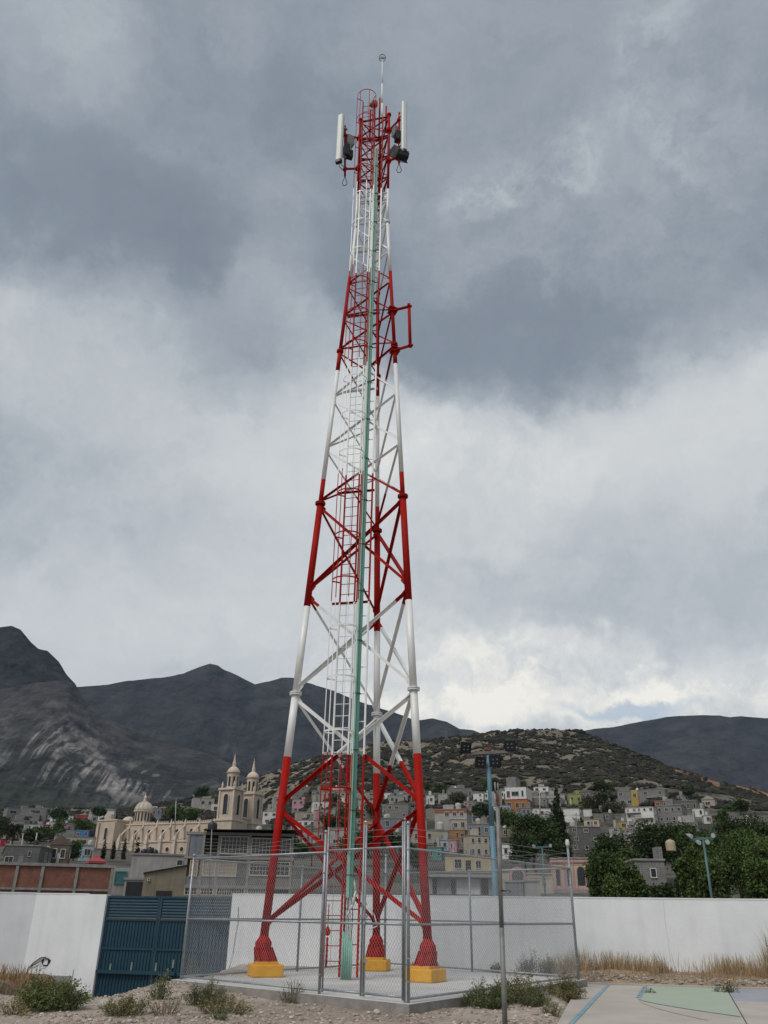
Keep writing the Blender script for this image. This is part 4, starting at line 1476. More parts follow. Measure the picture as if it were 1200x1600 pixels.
def house(x0, x1, yt, yb, wall, label, rz=0, fl=2, n=3, Y=None, D=None, cap=True, sidewall=None, wins=None, band=None, frame=None, name='house', door=True, cat='house', seed=None, kids_=None, down=4, group='houses on the hillside'):
    r_ = random.Random(seed if seed is not None else int(x0 * 13 + yt * 7))
    xc = (x0 + x1) / 2
    if Y is None: Y = hit(xc, yb)
    b = at(xc, yb, Y)
    H = at(xc, yt, Y).z - b.z
    Wv = (x1 - x0) / ppm(Y, b.z + H / 2)
    a = R(rz)
    D = D or max(3.0, min(9.0, Wv * .8))
    if abs(rz) > 3 and D * math.sin(abs(a)) > .45 * Wv: D = .45 * Wv / math.sin(abs(a))
    W = (Wv - D * math.sin(abs(a))) / math.cos(a)
    t = thing(name, label, cat, b, face_az(b.x, b.y) + a, group)
    # keep the visible outline centred on x0..x1
    sh = -(D / 2) * math.sin(a) * .0
    m = MB(); m.span(-W / 2, W / 2, 0, D, -down, H)
    m.build('wall', wall, t)
    if cap:
        m = MB(); m.span(-W / 2 - .10, W / 2 + .10, -.12, D + .1, H - .16, H + .02)
        m.build('roof_slab', MT['roof'], t)
    if band:
        col, z0, z1 = band
        m = MB(); m.span(-W / 2 - .02, W / 2 + .02, -.05, -.002, H * z0, H * z1); m.span(W / 2 + .002, W / 2 + .05, -.02, D, H * z0, H * z1); m.span(-W / 2 - .05, -W / 2 - .002, -.02, D, H * z0, H * z1)
        m.build('painted_band', col, t)
    fh = H / fl
    if wins is None:
        wins = []
        for k in range(fl):
            for i in range(n):
                if r_.random() < .18: continue
                wins.append(((i + .5 + r_.uniform(-.12, .12)) / n, (k + .34) / fl, r_.uniform(.30, .48) / n, r_.uniform(.32, .42) / fl))
    dz = None
    for (u, v, w, h) in wins:
        window(t, -W / 2 + u * W, 0, v * H, w * W, h * H, frame=frame)
    if abs(rz) > 4 and D > 2.5:
        s, yy = ('r', W / 2) if rz < 0 else ('l', -W / 2)
        for k in range(fl):
            for i in range(max(1, int(D / 3))):
                if r_.random() < .3: continue
                window(t, (i + .5) * D / max(1, int(D / 3)), yy, (k + .36) * fh, min(1.0, D * .2), fh * .36, side=s, frame=frame)
    if door and fl >= 1:
        u = r_.choice([.12, .5, .86]); dw = min(1.0, W * .14)
        m = MB(); m.span(-W / 2 + u * W - dw / 2, -W / 2 + u * W + dw / 2, -.04, .02, 0, min(fh * .72, 2.2)); m.build('door', r_.choice([MT['black'], MT['rust'], MT['frame'], W_['bgrey']]), t)
    if cat == 'house' and cap and H < 14 and group:
        if r_.random() < .4:
            u = r_.uniform(-.3, .2); m = MB(); m.span(u * W, u * W + W * r_.uniform(.2, .34), D * .25, D * .7, H + .02, H + r_.uniform(1.2, 2.2)); m.build('roof_room', r_.choice([W_['grey'], W_['grad'], wall]), t)
        if r_.random() < .55:
            for sx in (-1, 1):
                for j in range(3):
                    m = MB(); x = sx * (W / 2 - .2) + r_.uniform(-.12, .12); m.tube((x, .2 + j * .12, H), (x + r_.uniform(-.1, .1), .2 + j * .12, H + r_.uniform(.6, 1.1)), .022, 4); m.build('rebar', MT['rust'], t)
        if r_.random() < .35:
            m = MB(); x = r_.uniform(-.3, .3) * W; m.lathe((x, D * .4, H), [(.5, 0), (.54, .4), (.5, .9), (.2, 1.15)], 10); m.build('roof_tank', r_.choice([MT['black'], MT['wframe'], MT['frame']]), t)
    HOUSES.append((t, W, D, H))
    if kids_: kids_(t, W, D, H)
    return t, W, D, H


def balcony(t, W, D, H, z, u0=.1, u1=.9, d=1.1):
    m = MB(); m.span(-W / 2 + u0 * W, -W / 2 + u1 * W, -d, -.002, z - .14, z); m.build('balcony_floor', MT['roof'], t)
    m = MB()
    m.span(-W / 2 + u0 * W, -W / 2 + u1 * W, -d - .03, -d + .03, z + .85, z + .92)
    k = max(3, int((u1 - u0) * W / .35))
    for i in range(k + 1):
        x = -W / 2 + (u0 + (u1 - u0) * i / k) * W
        m.span(x - .025, x + .025, -d - .025, -d + .025, z, z + .85)
    m.build('balcony_railing', MT['wframe'], t)


# rows: left px, right px, top px, base px, wall, label, extra
ROWS = [
    # right half, far to near
    (700, 740, 1231, 1249, W_['grey'], 'long unfinished grey block house just under the scrub hill', dict(rz=10, fl=1, n=5)),
    (738, 757, 1239, 1254, W_['white'], 'small white two window house below the scrub hill, beside the blue post', dict(rz=-12, fl=2, n=2)),
    (667, 680, 1242, 1257, W_['white'], 'tiny white cube house highest to the right of the right tower leg', dict(rz=12, fl=1, n=1)),
    (684, 700, 1240, 1256, W_['grad'], 'narrow grey stucco house between the tiny white cube and the long unfinished house', dict(rz=-8, fl=2, n=1)),
    (785, 829, 1249, 1268, W_['orange'], 'house with orange ground floor and white upper storey with a red line', dict(rz=-14, fl=1, n=2, wins=[(.2, .3, .16, .45), (.55, .3, .14, .4), (.8, .1, .1, .6)], kids_=lambda t, W, D, H: upper(t, W, D, H))),
    (780, 799, 1258, 1270, W_['pblue'], 'small pale blue house below left of the orange and white house', dict(rz=10, fl=1, n=2)),
    (813, 833, 1262, 1284, W_['bgrey'], 'grey house with two square upper windows and a green ground floor', dict(rz=8, fl=2, n=2, band=(W_['green'], 0, .42), wins=[(.3, .6, .22, .25), (.68, .6, .22, .25)])),
    (833, 862, 1263, 1278, W_['white'], 'low white house with a long plain front left of the tall conifer', dict(rz=6, fl=1, n=3)),
    (880, 908, 1263, 1285, W_['white'], 'windowless white gabled shed right of the tall conifer', dict(rz=-10, fl=1, n=0, wins=[], door=False)),
    (888, 911, 1240, 1257, W_['lime'], 'lime green house with dark doorway beside the round dark tree', dict(rz=12, fl=1, n=2)),
    (905, 926, 1236, 1250, W_['dgrey'], 'dark grey block hut behind the lime green house', dict(rz=-10, fl=1, n=2)),
    (965, 1042, 1234, 1259, W_['grey'], 'wide grey terrace house with one bright yellow bay', dict(rz=-9, fl=2, n=6, band=None, kids_=lambda t, W, D, H: yellow_bay(t, W, D, H))),
    (975, 1028, 1261, 1289, W_['white'], 'large white three storey house with balconies, biggest white house on the slope', dict(rz=-16, fl=3, n=5, kids_=lambda t, W, D, H: (balcony(t, W, D, H, H * .36, .3, .98), balcony(t, W, D, H, H * .68, .02, .55)))),
    (1023, 1046, 1251, 1262, W_['terra'], 'small terracotta house above the large white balcony house', dict(rz=-6, fl=1, n=2)),
    (1027, 1071, 1258, 1287, W_['grey'], 'grey block house right beside the large white balcony house', dict(rz=-12, fl=2, n=4)),
    (1044, 1093, 1251, 1270, W_['dgrey'], 'long dark grey house with flat roof on the right of the slope', dict(rz=-8, fl=1, n=5)),
    (1082, 1102, 1263, 1277, W_['white'], 'whitewashed house with one dark window below the long dark grey house', dict(rz=-14, fl=1, n=2)),
    (1097, 1119, 1249, 1262, W_['beige'], 'small beige gabled hut highest on the right end of the town', dict(rz=-10, fl=1, n=1, kids_=lambda t, W, D, H: gable(t, W, D, H, W_['beige']))),
    (1100, 1114, 1274, 1287, W_['white'], 'white hut with dark doorway at the right end of the town', dict(rz=10, fl=1, n=1)),
    (1160, 1178, 1279, 1288, W_['white'], 'low white house among bushes farthest to the right', dict(rz=6, fl=1, n=2)),
    (912, 926, 1264, 1276, W_['white'], 'little white cabin among trees left of the large white balcony house', dict(rz=8, fl=1, n=1)),
    (943, 959, 1270, 1284, W_['dgrey'], 'dark block cabin left of the large white balcony house', dict(rz=-8, fl=1, n=1)),
    (912, 938, 1280, 1293, W_['lyellow'], 'low pale yellow house behind trees', dict(rz=-8, fl=1, n=2)),
    (966, 983, 1283, 1297, W_['yellow'], 'bright yellow hut below the large white balcony house', dict(rz=10, fl=1, n=1)),
    (888, 947, 1291, 1332, W_['dgrey'], 'unfinished three storey dark block house right of the tall conifer', dict(rz=14, fl=3, n=3)),
    (952, 971, 1293, 1312, W_['grad'], 'pale grey stucco house beside the unfinished dark block house', dict(rz=-10, fl=2, n=1)),
    (1033, 1093, 1285, 1303, W_['grey'], 'low wide grey block house in front of the large white balcony house', dict(rz=-6, fl=1, n=5)),
    (1066, 1079, 1305, 1318, W_['white'], 'white gable peeping over trees near the tan water tank', dict(rz=8, fl=1, n=1)),
    (675, 734, 1264, 1297, W_['grad'], 'two storey grey house with a terracotta parapet band', dict(rz=-12, fl=2, n=4, band=(W_['terra'], .80, .99))),
    (704, 732, 1280, 1299, W_['cream'], 'cream house with dark doorway below the terracotta parapet house', dict(rz=8, fl=1, n=2)),
    (728, 768, 1287, 1307, W_['bgrey'], 'blue grey flat roofed house behind the light blue post', dict(rz=-8, fl=1, n=3)),
    (701, 729, 1296, 1316, W_['orange'], 'small orange house with two windows left of the light blue post', dict(rz=-12, fl=1, n=3)),
    (640, 704, 1297, 1318, W_['beige'], 'long low beige house with pale parapet behind the right tower leg', dict(rz=10, fl=1, n=5)),
    (729, 770, 1305, 1340, W_['cream'], 'cream two storey house with pale side wall behind the light blue post', dict(rz=16, fl=2, n=3)),
    (680, 702, 1312, 1330, W_['pblue'], 'pale blue house front beside a pink wall', dict(rz=4, fl=1, n=1)),
    (700, 716, 1312, 1332, W_['pink'], 'small pink house beside the pale blue house front', dict(rz=-14, fl=1, n=1)),
    (781, 812, 1293, 1309, W_['tan'], 'tan shack with a deep canopy right of the grey sports post', dict(rz=8, fl=1, n=2)),
    (783, 815, 1318, 1342, W_['white'], 'white shed with a slanted sheet roof right of the grey sports post', dict(rz=-10, fl=1, n=2)),
    (668, 692, 1323, 1344, W_['teal'], 'teal house with white framed window behind the fence', dict(rz=-10, fl=1, n=2, frame=MT['wframe'])),
    (694, 770, 1336, 1364, W_['lyellow'], 'pale yellow house with pink trim and arched windows', dict(rz=-4, fl=1, n=3, band=(W_['pink'], .90, .985), wins=[(.28, .25, .14, .5), (.72, .28, .1, .4)])),
    # behind the tower
    (453, 477, 1249, 1271, W_['pink'], 'pink two storey house on the slope right of the left tower leg', dict(rz=-16, fl=2, n=2)),
    (488, 515, 1252, 1267, W_['white'], 'white house with three windows seen through the tower cage', dict(rz=8, fl=1, n=3)),
    (462, 489, 1268, 1282, W_['beige'], 'beige rubble walled house below the pink house', dict(rz=10, fl=1, n=2)),
    (453, 494, 1281, 1294, W_['white'], 'long white shed with pale roof behind the left tower leg', dict(rz=-6, fl=1, n=4)),
    (600, 640, 1256, 1280, W_['grey'], 'grey house with a columned porch between the rear and right tower legs', dict(rz=-8, fl=2, n=3)),
    (595, 634, 1278, 1298, W_['bgrey'], 'plain blue grey house between the rear and right tower legs', dict(rz=6, fl=1, n=2)),
    (560, 584, 1288, 1303, W_['grad'], 'grey cottage with dark red tile roof left of the rear tower leg', dict(rz=4, fl=1, n=2, kids_=lambda t, W, D, H: gable(t, W, D, H, W_['terra'], hip=True))),
    (594, 612, 1297, 1314, W_['magenta'], 'magenta hut right beside the rear tower leg', dict(rz=-8, fl=1, n=1)),
    (612, 640, 1300, 1316, W_['grey'], 'grey block house right of the magenta hut', dict(rz=8, fl=1, n=2)),
    (440, 470, 1296, 1312, W_['grey'], 'grey block house just right of the left tower leg', dict(rz=-8, fl=1, n=3)),
    (474, 506, 1298, 1318, W_['grad'], 'grey stucco house with flat roof behind the cage of the ladder', dict(rz=10, fl=1, n=3)),
    (408, 436, 1268, 1288, W_['white'], 'white house right beside the church towers', dict(rz=-8, fl=2, n=2)),
    (404, 424, 1288, 1306, W_['dgrey'], 'dark grey house at the foot of the church towers', dict(rz=-8, fl=1, n=2)),
    (520, 552, 1262, 1278, W_['grad'], 'grey stucco house behind the green cable tray', dict(rz=6, fl=1, n=3)),
    (640, 664, 1262, 1282, W_['dgrey'], 'dark two storey block house behind the right tower leg', dict(rz=-8, fl=2, n=2)),
    (648, 668, 1280, 1296, W_['grad'], 'small grey stucco house beside the right tower leg', dict(rz=10, fl=1, n=2)),
    # left half
    (94, 114, 1274, 1286, W_['white'], 'white house with three dark windows left of the crimson house', dict(rz=8, fl=1, n=3)),
    (115, 141, 1273, 1287, W_['crimson'], 'bright crimson house on the slope left of the church', dict(rz=-14, fl=1, n=2)),
    (42, 66, 1288, 1300, W_['white'], 'white row house on the far left slope', dict(rz=6, fl=1, n=4)),
    (65, 76, 1288, 1299, W_['crimson'], 'small dull red hut beside the white row house', dict(rz=-8, fl=1, n=1)),
    (24, 46, 1296, 1310, W_['grad'], 'grey stucco house right of the palm trees', dict(rz=8, fl=1, n=2)),
    (86, 108, 1302, 1312, W_['pblue'], 'low pale blue roofed house above the beige wall', dict(rz=4, fl=1, n=2)),
    (115, 139, 1297, 1310, W_['blue'], 'bright blue house left of the church', dict(rz=-12, fl=1, n=2)),
    (83, 146, 1307, 1324, W_['beige'], 'long beige flat building with buttressed front left of the church', dict(rz=-3, fl=1, n=2)),
    (123, 144, 1320, 1345, W_['pblue'], 'pale blue wall house at the left foot of the church', dict(rz=6, fl=1, n=1)),
    (72, 105, 1318, 1352, W_['brown'], 'brown adobe cabin with low gable and pale framed windows', dict(rz=-8, fl=1, n=2, Y=170, frame=MT['wframe'], kids_=lambda t, W, D, H: gable(t, W, D, H, W_['brown']))),
    (-6, 66, 1320, 1356, W_['dgrey'], 'big dark grey block house at the far left with one small bright window', dict(rz=-16, fl=1, n=1, Y=160, D=9, wins=[(.72, .5, .08, .22), (.16, .05, .22, .42)])),
    (0, 18, 1310, 1322, W_['crimson'], 'low red house behind the big dark grey block house', dict(rz=6, fl=1, n=1)),
    (300, 335, 1247, 1262, W_['grad'], 'grey house on the slope left of the church towers', dict(rz=8, fl=1, n=3)),
    (226, 252, 1262, 1277, W_['bgrey'], 'blue grey house right behind the church dome', dict(rz=-6, fl=1, n=3)),
    (252, 272, 1264, 1276, W_['terra'], 'terracotta house behind the nave, right of the dome', dict(rz=6, fl=1, n=2)),
    (330, 344, 1256, 1270, W_['white'], 'white house peeping out left of the church towers', dict(rz=6, fl=1, n=1)),
]


def upper(t, W, D, H):
    m = MB(); m.span(-W * .46, W * .46, .15, D, H + .02, H * 2.0); m.build('upper_storey', W_['white'], t)
    m = MB(); m.span(-W * .5, W * .5, -.15, -.03, H - .1, H + .12); m.build('red_line', W_['crimson'], t)
    m = MB(); m.span(-W * .40, W * .02, .8, D - .4, H * 2.0, H * 2.9); m.build('block_storey', W_['grey'], t)
    window(t, -W * .32, .15, H * 1.2, W * .12, H * .5); window(t, -.02 * W, .15, H * 1.3, W * .3, H * .35); window(t, W * .3, .15, H * 1.25, W * .08, H * .45)


def yellow_bay(t, W, D, H):
    m = MB(); m.span(-W * .20, -W * .06, -.4, -.002, 0, H * .98); m.build('yellow_bay', W_['yellow'], t)
    window(t, -W * .13, -.4, H * .55, W * .06, H * .22)
    m = MB(); m.span(W * .1, W * .5, -.8, -.002, H * .46, H * .52); m.build('canopy_slab', MT['roof'], t)


def gable(t, W, D, H, mat, hip=False):
    k = H * .28
    m = MB()
    if hip:
        m.add([(-W / 2 - .4, -.4, H + .02), (W / 2 + .4, -.4, H + .02), (W / 2 + .4, D + .4, H + .02), (-W / 2 - .4, D + .4, H + .02), (-W * .2, D / 2, H + k * 1.6), (W * .2, D / 2, H + k * 1.6)],
              [(3, 2, 1, 0), (0, 1, 5, 4), (1, 2, 5), (2, 3, 4, 5), (3, 0, 4)])
    else:
        m.prism([(-W / 2 - .2, H + .02), (W / 2 + .2, H + .02), (0, H + k * 1.5)], -.2, D)
    m.build('gable_roof', mat, t)


for (x0, x1, yt, yb, wall, label, kw) in ROWS:
    house(x0, x1, yt, yb, wall, label, **kw)

# smaller houses between them; each is described by the landmark house it stands next to
rf = random.Random(11)
CUT = {'with', 'just', 'below', 'beside', 'behind', 'left', 'right', 'in', 'at', 'above', 'on', 'between', 'seen', 'highest', 'among', 'biggest', 'peeping', 'farthest', 'and', 'under'}
MARKS = []
for (x0, x1, yt, yb, wall, label, kw) in ROWS:
    wds = []
    for q in label.split():
        if q in CUT: break
        wds.append(q)
    MARKS.append(((x0 + x1) / 2, (yt + yb) / 2, ' '.join(wds), (x1 - x0) / 2))
cnt = {}
for q in MARKS: cnt[q[2]] = cnt.get(q[2], 0) + 1
MARKS = [q for q in MARKS if cnt[q[2]] == 1 and len(q[2].split()) >= 2]
USED = set()
BOXES = [(r_[0], r_[1], r_[2], r_[3]) for r_ in ROWS]


def place_label(what, px, py):
    near = sorted(MARKS, key=lambda q: (q[0] - px) ** 2 + 3 * (q[1] - py) ** 2)
    for q in near[:16]:
        dx, dy = px - q[0], py - q[1]
        if abs(dx) > abs(dy) * 1.4: rel = 'right of' if dx > 0 else 'left of'
        else: rel = 'below' if dy > 0 else 'above'
        for r in (rel,) + (('below right of' if dx > 0 else 'below left of',) if dy > 0 else ('above right of' if dx > 0 else 'above left of',)):
            lab = '%s just %s the %s' % (what, r, q[2])
            if lab not in USED and len(lab.split()) <= 16:
                USED.add(lab); return lab
    return '%s on the slope' % what


FILL = {'grey': ('small grey block house', 'plain grey block houses on the slope'), 'grad': ('small pale grey house', 'plain pale grey houses on the slope'),
        'cream': ('small cream house', 'plain cream houses on the slope'), 'pink': ('small pink house', 'plain pink houses on the slope'),
        'white': ('small white house', 'plain white houses on the slope'), 'beige': ('small beige house', 'plain beige houses on the slope')}
for i in range(168):
    k = rf.choice(['grey', 'grey', 'grad', 'grad', 'white', 'white', 'beige', 'cream', 'white', 'pink', 'grad', 'grey'])
    px = rf.uniform(405, 1100) if i < 150 else rf.uniform(0, 140)
    base = rf.uniform(1252, 1322) if i < 150 else rf.uniform(1288, 1316)
    if px > 1010: base = rf.uniform(1256, 1290)
    for _ in range(40):
        w = rf.uniform(15, 34) * (1 + (base - 1250) / 120)
        hgt = w * rf.uniform(.40, .66)
        if not any(px + w * .85 > q[0] and px + w * .15 < q[1] and base > q[2] + 1 and base - hgt < q[3] - 3 for q in BOXES): break
        px = rf.uniform(405, 1100) if i < 150 else rf.uniform(0, 140)
        base = rf.uniform(1246, 1326) if i < 150 else rf.uniform(1286, 1316)
        if px > 1010: base = rf.uniform(1250, 1296)
    else: continue
    house(px, px + w, base - hgt, base, W_[k], place_label(FILL[k][0], px + w / 2, base - hgt / 2), rz=rf.choice([-14, -8, 8, 13]), fl=1 if hgt < 15 else 2, n=rf.choice([1, 2, 2, 3]), group=FILL[k][1], seed=i)


# ------------------------------------------------------------------ buildings just behind the wall
def brick_building():
    Y = 88
    b = at(95, 1400, Y)
    t = thing('brick_building', 'low red brick building with concrete columns behind the left white wall', 'building', b, face_az(b.x, b.y))
    s = 1 / ppm(Y, 4)
    H = at(95, 1354, Y).z - b.z
    X = lambda px: (px - 95) * s
    m = MB(); m.span(X(-40), X(168), .12, 7, -4, H); m.build('brick_wall', W_['brick'], t)
    for px in (-12, 25, 62, 113, 166):
        m = MB(); m.span(X(px) - .14, X(px) + .14, -.02, .13, -4, H - .02); m.build('concrete_column', MT['roof'], t)
    m = MB(); m.span(X(-40), X(170), -.06, 7.1, H, H + .28); m.build('tie_beam', MT['roof'], t)
    m = MB(); m.span(X(-40), X(168), -.01, .118, H * .22 - .1, H * .22 + .1); m.build('lower_beam', MT['roof'], t)
    m = MB(); m.span(X(168.5), X(193), -.1, 6, -4, H + .02); m.build('plastered_end', W_['grad'], t)
    window(t, X(180), -.1, H * .50, 16 * s, H * .36, glass=MT['tealglass'], frame=MT['tealpost'], bars=.5)
    return t


brick_building()


def dark_garage():
    t, W, D, H = house(192, 224, 1372, 1402, W_['grad'], 'dark open garage between the brick building and the tan shed', Y=86, fl=1, n=0, wins=[], door=False, name='garage', cat='garage', group=None)
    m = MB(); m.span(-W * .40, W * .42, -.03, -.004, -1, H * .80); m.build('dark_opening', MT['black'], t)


dark_garage()
house(200, 289, 1334, 1372, W_['grad'], 'grey rooftop shack behind the tan shed, carrying black water tanks', Y=104, fl=1, n=2, rz=-6, wins=[(.9, .55, .1, .2)], door=False, group=None)


def tan_shed():
    t, W, D, H = house(222, 285, 1366, 1402, W_['tan'], 'tan rendered shed with a sloping dark roof edge behind the teal gate', Y=78, fl=1, n=0, wins=[(.12, .72, .035, .07)], door=False, cap=False, name='shed', cat='shed', group=None)
    m = MB(); m.add([(-W / 2, 0, H), (W / 2, 0, H), (W / 2, D, H), (-W / 2, D, H), (-W / 2, 0, H + .02), (W / 2, 0, H + .72), (W / 2, D, H + .72), (-W / 2, D, H + .02)], BOXF)
    m.build('upper_wall', W_['tan'], t)
    m = MB(); m.add([(-W / 2 - .1, -.15, H + .02), (W / 2 + .1, -.15, H + .74), (W / 2 + .1, D, H + .74), (-W / 2 - .1, D, H + .02), (-W / 2 - .1, -.15, H + .10), (W / 2 + .1, -.15, H + .82), (W / 2 + .1, D, H + .82), (-W / 2 - .1, D, H + .10)], BOXF)
    m.build('roof_sheet', MT['cable'], t)
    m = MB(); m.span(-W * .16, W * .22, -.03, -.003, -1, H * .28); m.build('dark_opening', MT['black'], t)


tan_shed()


def lattice_building():
    Y = 96
    b = at(364, 1404, Y)
    t = thing('concrete_building', 'bare grey concrete building with pale lattice window bars left of the tower', 'building', b, face_az(b.x, b.y) - R(4))
    s = 1 / ppm(Y, 6)
    X = lambda px: (px - 364) * s
    z = lambda py: at(364, py, Y).z - b.z
    wall = W_['grey']
    frame = pmat('pale_bar_lattice', (.50, .45, .37), (.38, .34, .29), 4, .8, 0)
    x0, x1 = X(284), X(452)
    # floor slabs, columns, infill walls, dark rooms behind
    zt = z(1301)
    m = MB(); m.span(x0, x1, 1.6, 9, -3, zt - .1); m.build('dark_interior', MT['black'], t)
    for py in (1303, 1340.5, 1386):
        m = MB(); m.span(x0 - .1, x1 + .1, -.06, 9, z(py) - .14, z(py) + .14); m.build('floor_slab', MT['slabside'], t)
    m = MB(); m.add([(X(310), -1.2, zt + .16), (x1 + .5, -1.2, zt + .3), (x1 + .5, 8, zt + .5), (X(310), 8, zt + .35), (X(310), -1.2, zt + .20), (x1 + .5, -1.2, zt + .34), (x1 + .5, 8, zt + .54), (X(310), 8, zt + .39)], BOXF)
    m.build('sheet_roof', MT['cable'], t)
    for px in (287, 311, 335, 383, 424, 450):
        m = MB(); m.span(X(px) - .13, X(px) + .13, -.02, .3, -3, zt - .14); m.build('column', MT['slabside'], t)
    # storeys: (left, right, bottom, top, wall-under, bars)
    for a, b_, zb, zs, zt_ in ((337, 381, 1338, 1333, 1306), (385, 422, 1338, 1333, 1308), (426, 448, 1338, 1333, 1308)):
        m = MB(); m.span(X(a), X(b_), .05, .2, z(zb), z(zs)); m.build('sill_wall', wall, t)
        window(t, X((a + b_) / 2), .06, z(zs), X(b_) - X(a) - .25, z(zt_) - z(zs) - .12, bars=.36, frame=frame)
    for a, b_, zb, zs, zt_ in ((313, 333, 1384, 1368, 1345), (337, 366, 1384, 1368, 1345), (426, 448, 1384, 1366, 1345), (385, 422, 1384, 1366, 1345)):
        m = MB(); m.span(X(a), X(b_), .05, .2, z(zb), z(zs)); m.build('sill_wall', wall, t)
        window(t, X((a + b_) / 2), .06, z(zs), X(b_) - X(a) - .2, z(zt_) - z(zs) - .1, bars=.34, frame=frame, glass=W_['beige'] if a in (313, 337) else None)
    m = MB(); m.span(X(366.5), X(381), .05, .25, z(1384), z(1342)); m.build('infill_wall', W_['dgrey'], t)
    for a, b_ in ((289, 309), (313, 333), (337, 381), (385, 422)):
        window(t, X((a + b_) / 2), .06, z(1398), X(b_) - X(a) - .2, z(1389) - z(1398), bars=.25, frame=frame)
        m = MB(); m.span(X(a), X(b_), .05, .25, -3, z(1399.5)); m.build('plinth_wall', wall, t)
    # left bay: blue panel above, yellow pane below
    m = MB(); m.span(X(289), X(309), .05, .25, z(1338), z(1305)); m.build('grey_panel', W_['bgrey'], t)
    m = MB(); m.span(X(289), X(309), .05, .25, z(1384), z(1370)); m.build('sill_wall', W_['bgrey'], t)
    window(t, X(299.5), .06, z(1369), X(305) - X(294.5), z(1346) - z(1369), bars=.33, frame=MT['frame'], glass=pmat('amber_window_glass', (.52, .27, .03), (.3, .15, .02), 2, .4, 0))
    m = MB()
    for i in range(6): m.span(X(313), X(333), .05, .08, z(1338) + i * .34, z(1338) + i * .34 + .03)
    m.build('balcony_rail', frame, t)


lattice_building()


def garage_row():
    t, W, D, H = house(668, 772, 1362, 1398, W_['grad'], 'long grey row of garages with pale shutters behind the fence, right of the tower', Y=112, fl=1, n=0, wins=[], door=False, name='garage_row', cat='garage', rz=-3, group=None)
    for u0, u1, mt in ((.06, .13, MT['black']), (.15, .34, W_['grad']), (.355, .42, MT['black']), (.44, .80, W_['white']), (.82, .93, MT['black'])):
        m = MB(); m.span(-W / 2 + u0 * W, -W / 2 + u1 * W, -.05, -.003, 0, H * .68); m.build('shutter', mt, t)
    m = MB(); m.span(-W * .5, W * .48, -1.1, -.004, H * .74, H * .80); m.build('canopy', MT['roof'], t)


garage_row()


def chapel():
    Y = 118
    t, W, D, H = house(862, 924, 1340, 1396, W_['lyellow'], 'yellow house front with pink pilasters and arched windows near the right fence post', Y=Y, fl=1, n=0, wins=[], door=False, rz=-6, group=None)
    pk = W_['pink']
    for u in (.02, .36, .60, .98):
        m = MB(); m.span(-W / 2 + u * W - .10, -W / 2 + u * W + .10, -.09, -.003, -2, H - .2); m.build('pilaster', pk, t)
    m = MB(); m.span(-W / 2 - .12, W / 2 + .12, -.16, -.004, H - .62, H - .42); m.build('cornice', pk, t)
    m = MB(); m.span(-W / 2, W / 2, -.06, -.002, 0, H * .17); m.build('base_band', pk, t)
    for u, w in ((.18, .11), (.47, .09), (.80, .20)):
        x = -W / 2 + u * W; hw = w * W / 2
        m = MB()
        o = [(x - hw, H * .22), (x + hw, H * .22)] + [(x + hw * math.cos(a), H * .62 + hw * 1.1 * math.sin(a)) for a in np.linspace(0, math.pi, 9)]
        m.prism(o, -.05, -.004); g = m.build('arched_window', MT['glass'], t)
        m = MB()
        k = hw + .12
        q = [(x + k * math.cos(a), H * .62 + k * 1.1 * math.sin(a)) for a in np.linspace(0, math.pi, 9)]
        inn_ = [(x + hw * math.cos(a), H * .62 + hw * 1.1 * math.sin(a)) for a in np.linspace(0, math.pi, 9)]
        for i in range(8):
            m.prism([q[i], q[i + 1], inn_[i + 1], inn_[i]], -.12, -.003)
        m.span(x - k, x - hw, -.12, -.003, H * .2, H * .62); m.span(x + hw, x + k, -.12, -.003, H * .2, H * .62)
        m.build('arch_trim', pk, g)
    m = MB(); m.span(-W * .55, W * .5, -1.3, -.2, -2, H * .10); m.build('front_step', MT['slabside'], t)


chapel()


def arch_gate():
    Y = 116
    b = at(810, 1392, Y)
    t = thing('arched_gateway', 'pink arched gateway with a cream balustrade left of the yellow house front', 'gateway', b, face_az(b.x, b.y))
    s = 1 / ppm(Y, 4); h = (at(810, 1354, Y).z - b.z)
    m = MB()
    ro, ri = 12.5 * s, 9 * s
    zc = h - ro
    for i in range(12):
        a0, a1 = math.pi * i / 12, math.pi * (i + 1) / 12
        m.prism([(ro * math.cos(a0), zc + ro * math.sin(a0)), (ro * math.cos(a1), zc + ro * math.sin(a1)), (ri * math.cos(a1), zc + ri * math.sin(a1)), (ri * math.cos(a0), zc + ri * math.sin(a0))], -.25, .25)
    m.span(-ro, -ri, -.25, .25, -2, zc); m.span(ri, ro, -.25, .25, -2, zc)
    m.build('arch', W_['pink'], t)
    m = MB()
    for i in range(9): m.span(-ri + ri * 2 * (i + .5) / 9 - .02, -ri + ri * 2 * (i + .5) / 9 + .02, -.02, .02, 0, zc + ri * math.sqrt(max(.05, 1 - ((i + .5) / 4.5 - 1) ** 2)))
    m.build('iron_grille', MT['black'], t)
    x0, x1 = ro + .05, 54 * s
    m = MB(); m.span(x0, x1, -.1, .1, zc + .15, zc + .3); m.span(x0, x1, -.1, .1, -2, zc - .45)
    m.build('balustrade_wall', W_['cream'], t)
    for i in range(22):
        x = x0 + (x1 - x0) * (i + .5) / 22
        m = MB(); m.lathe((x, 0, zc - .45), [(.06, 0), (.09, .15), (.05, .42), (.07, .6)], 6); m.build('baluster', W_['cream'], t)
    m = MB(); m.span(-24 * s, -ro - .05, -.1, .1, -2, zc + .2); m.build('side_wall', W_['cream'], t)


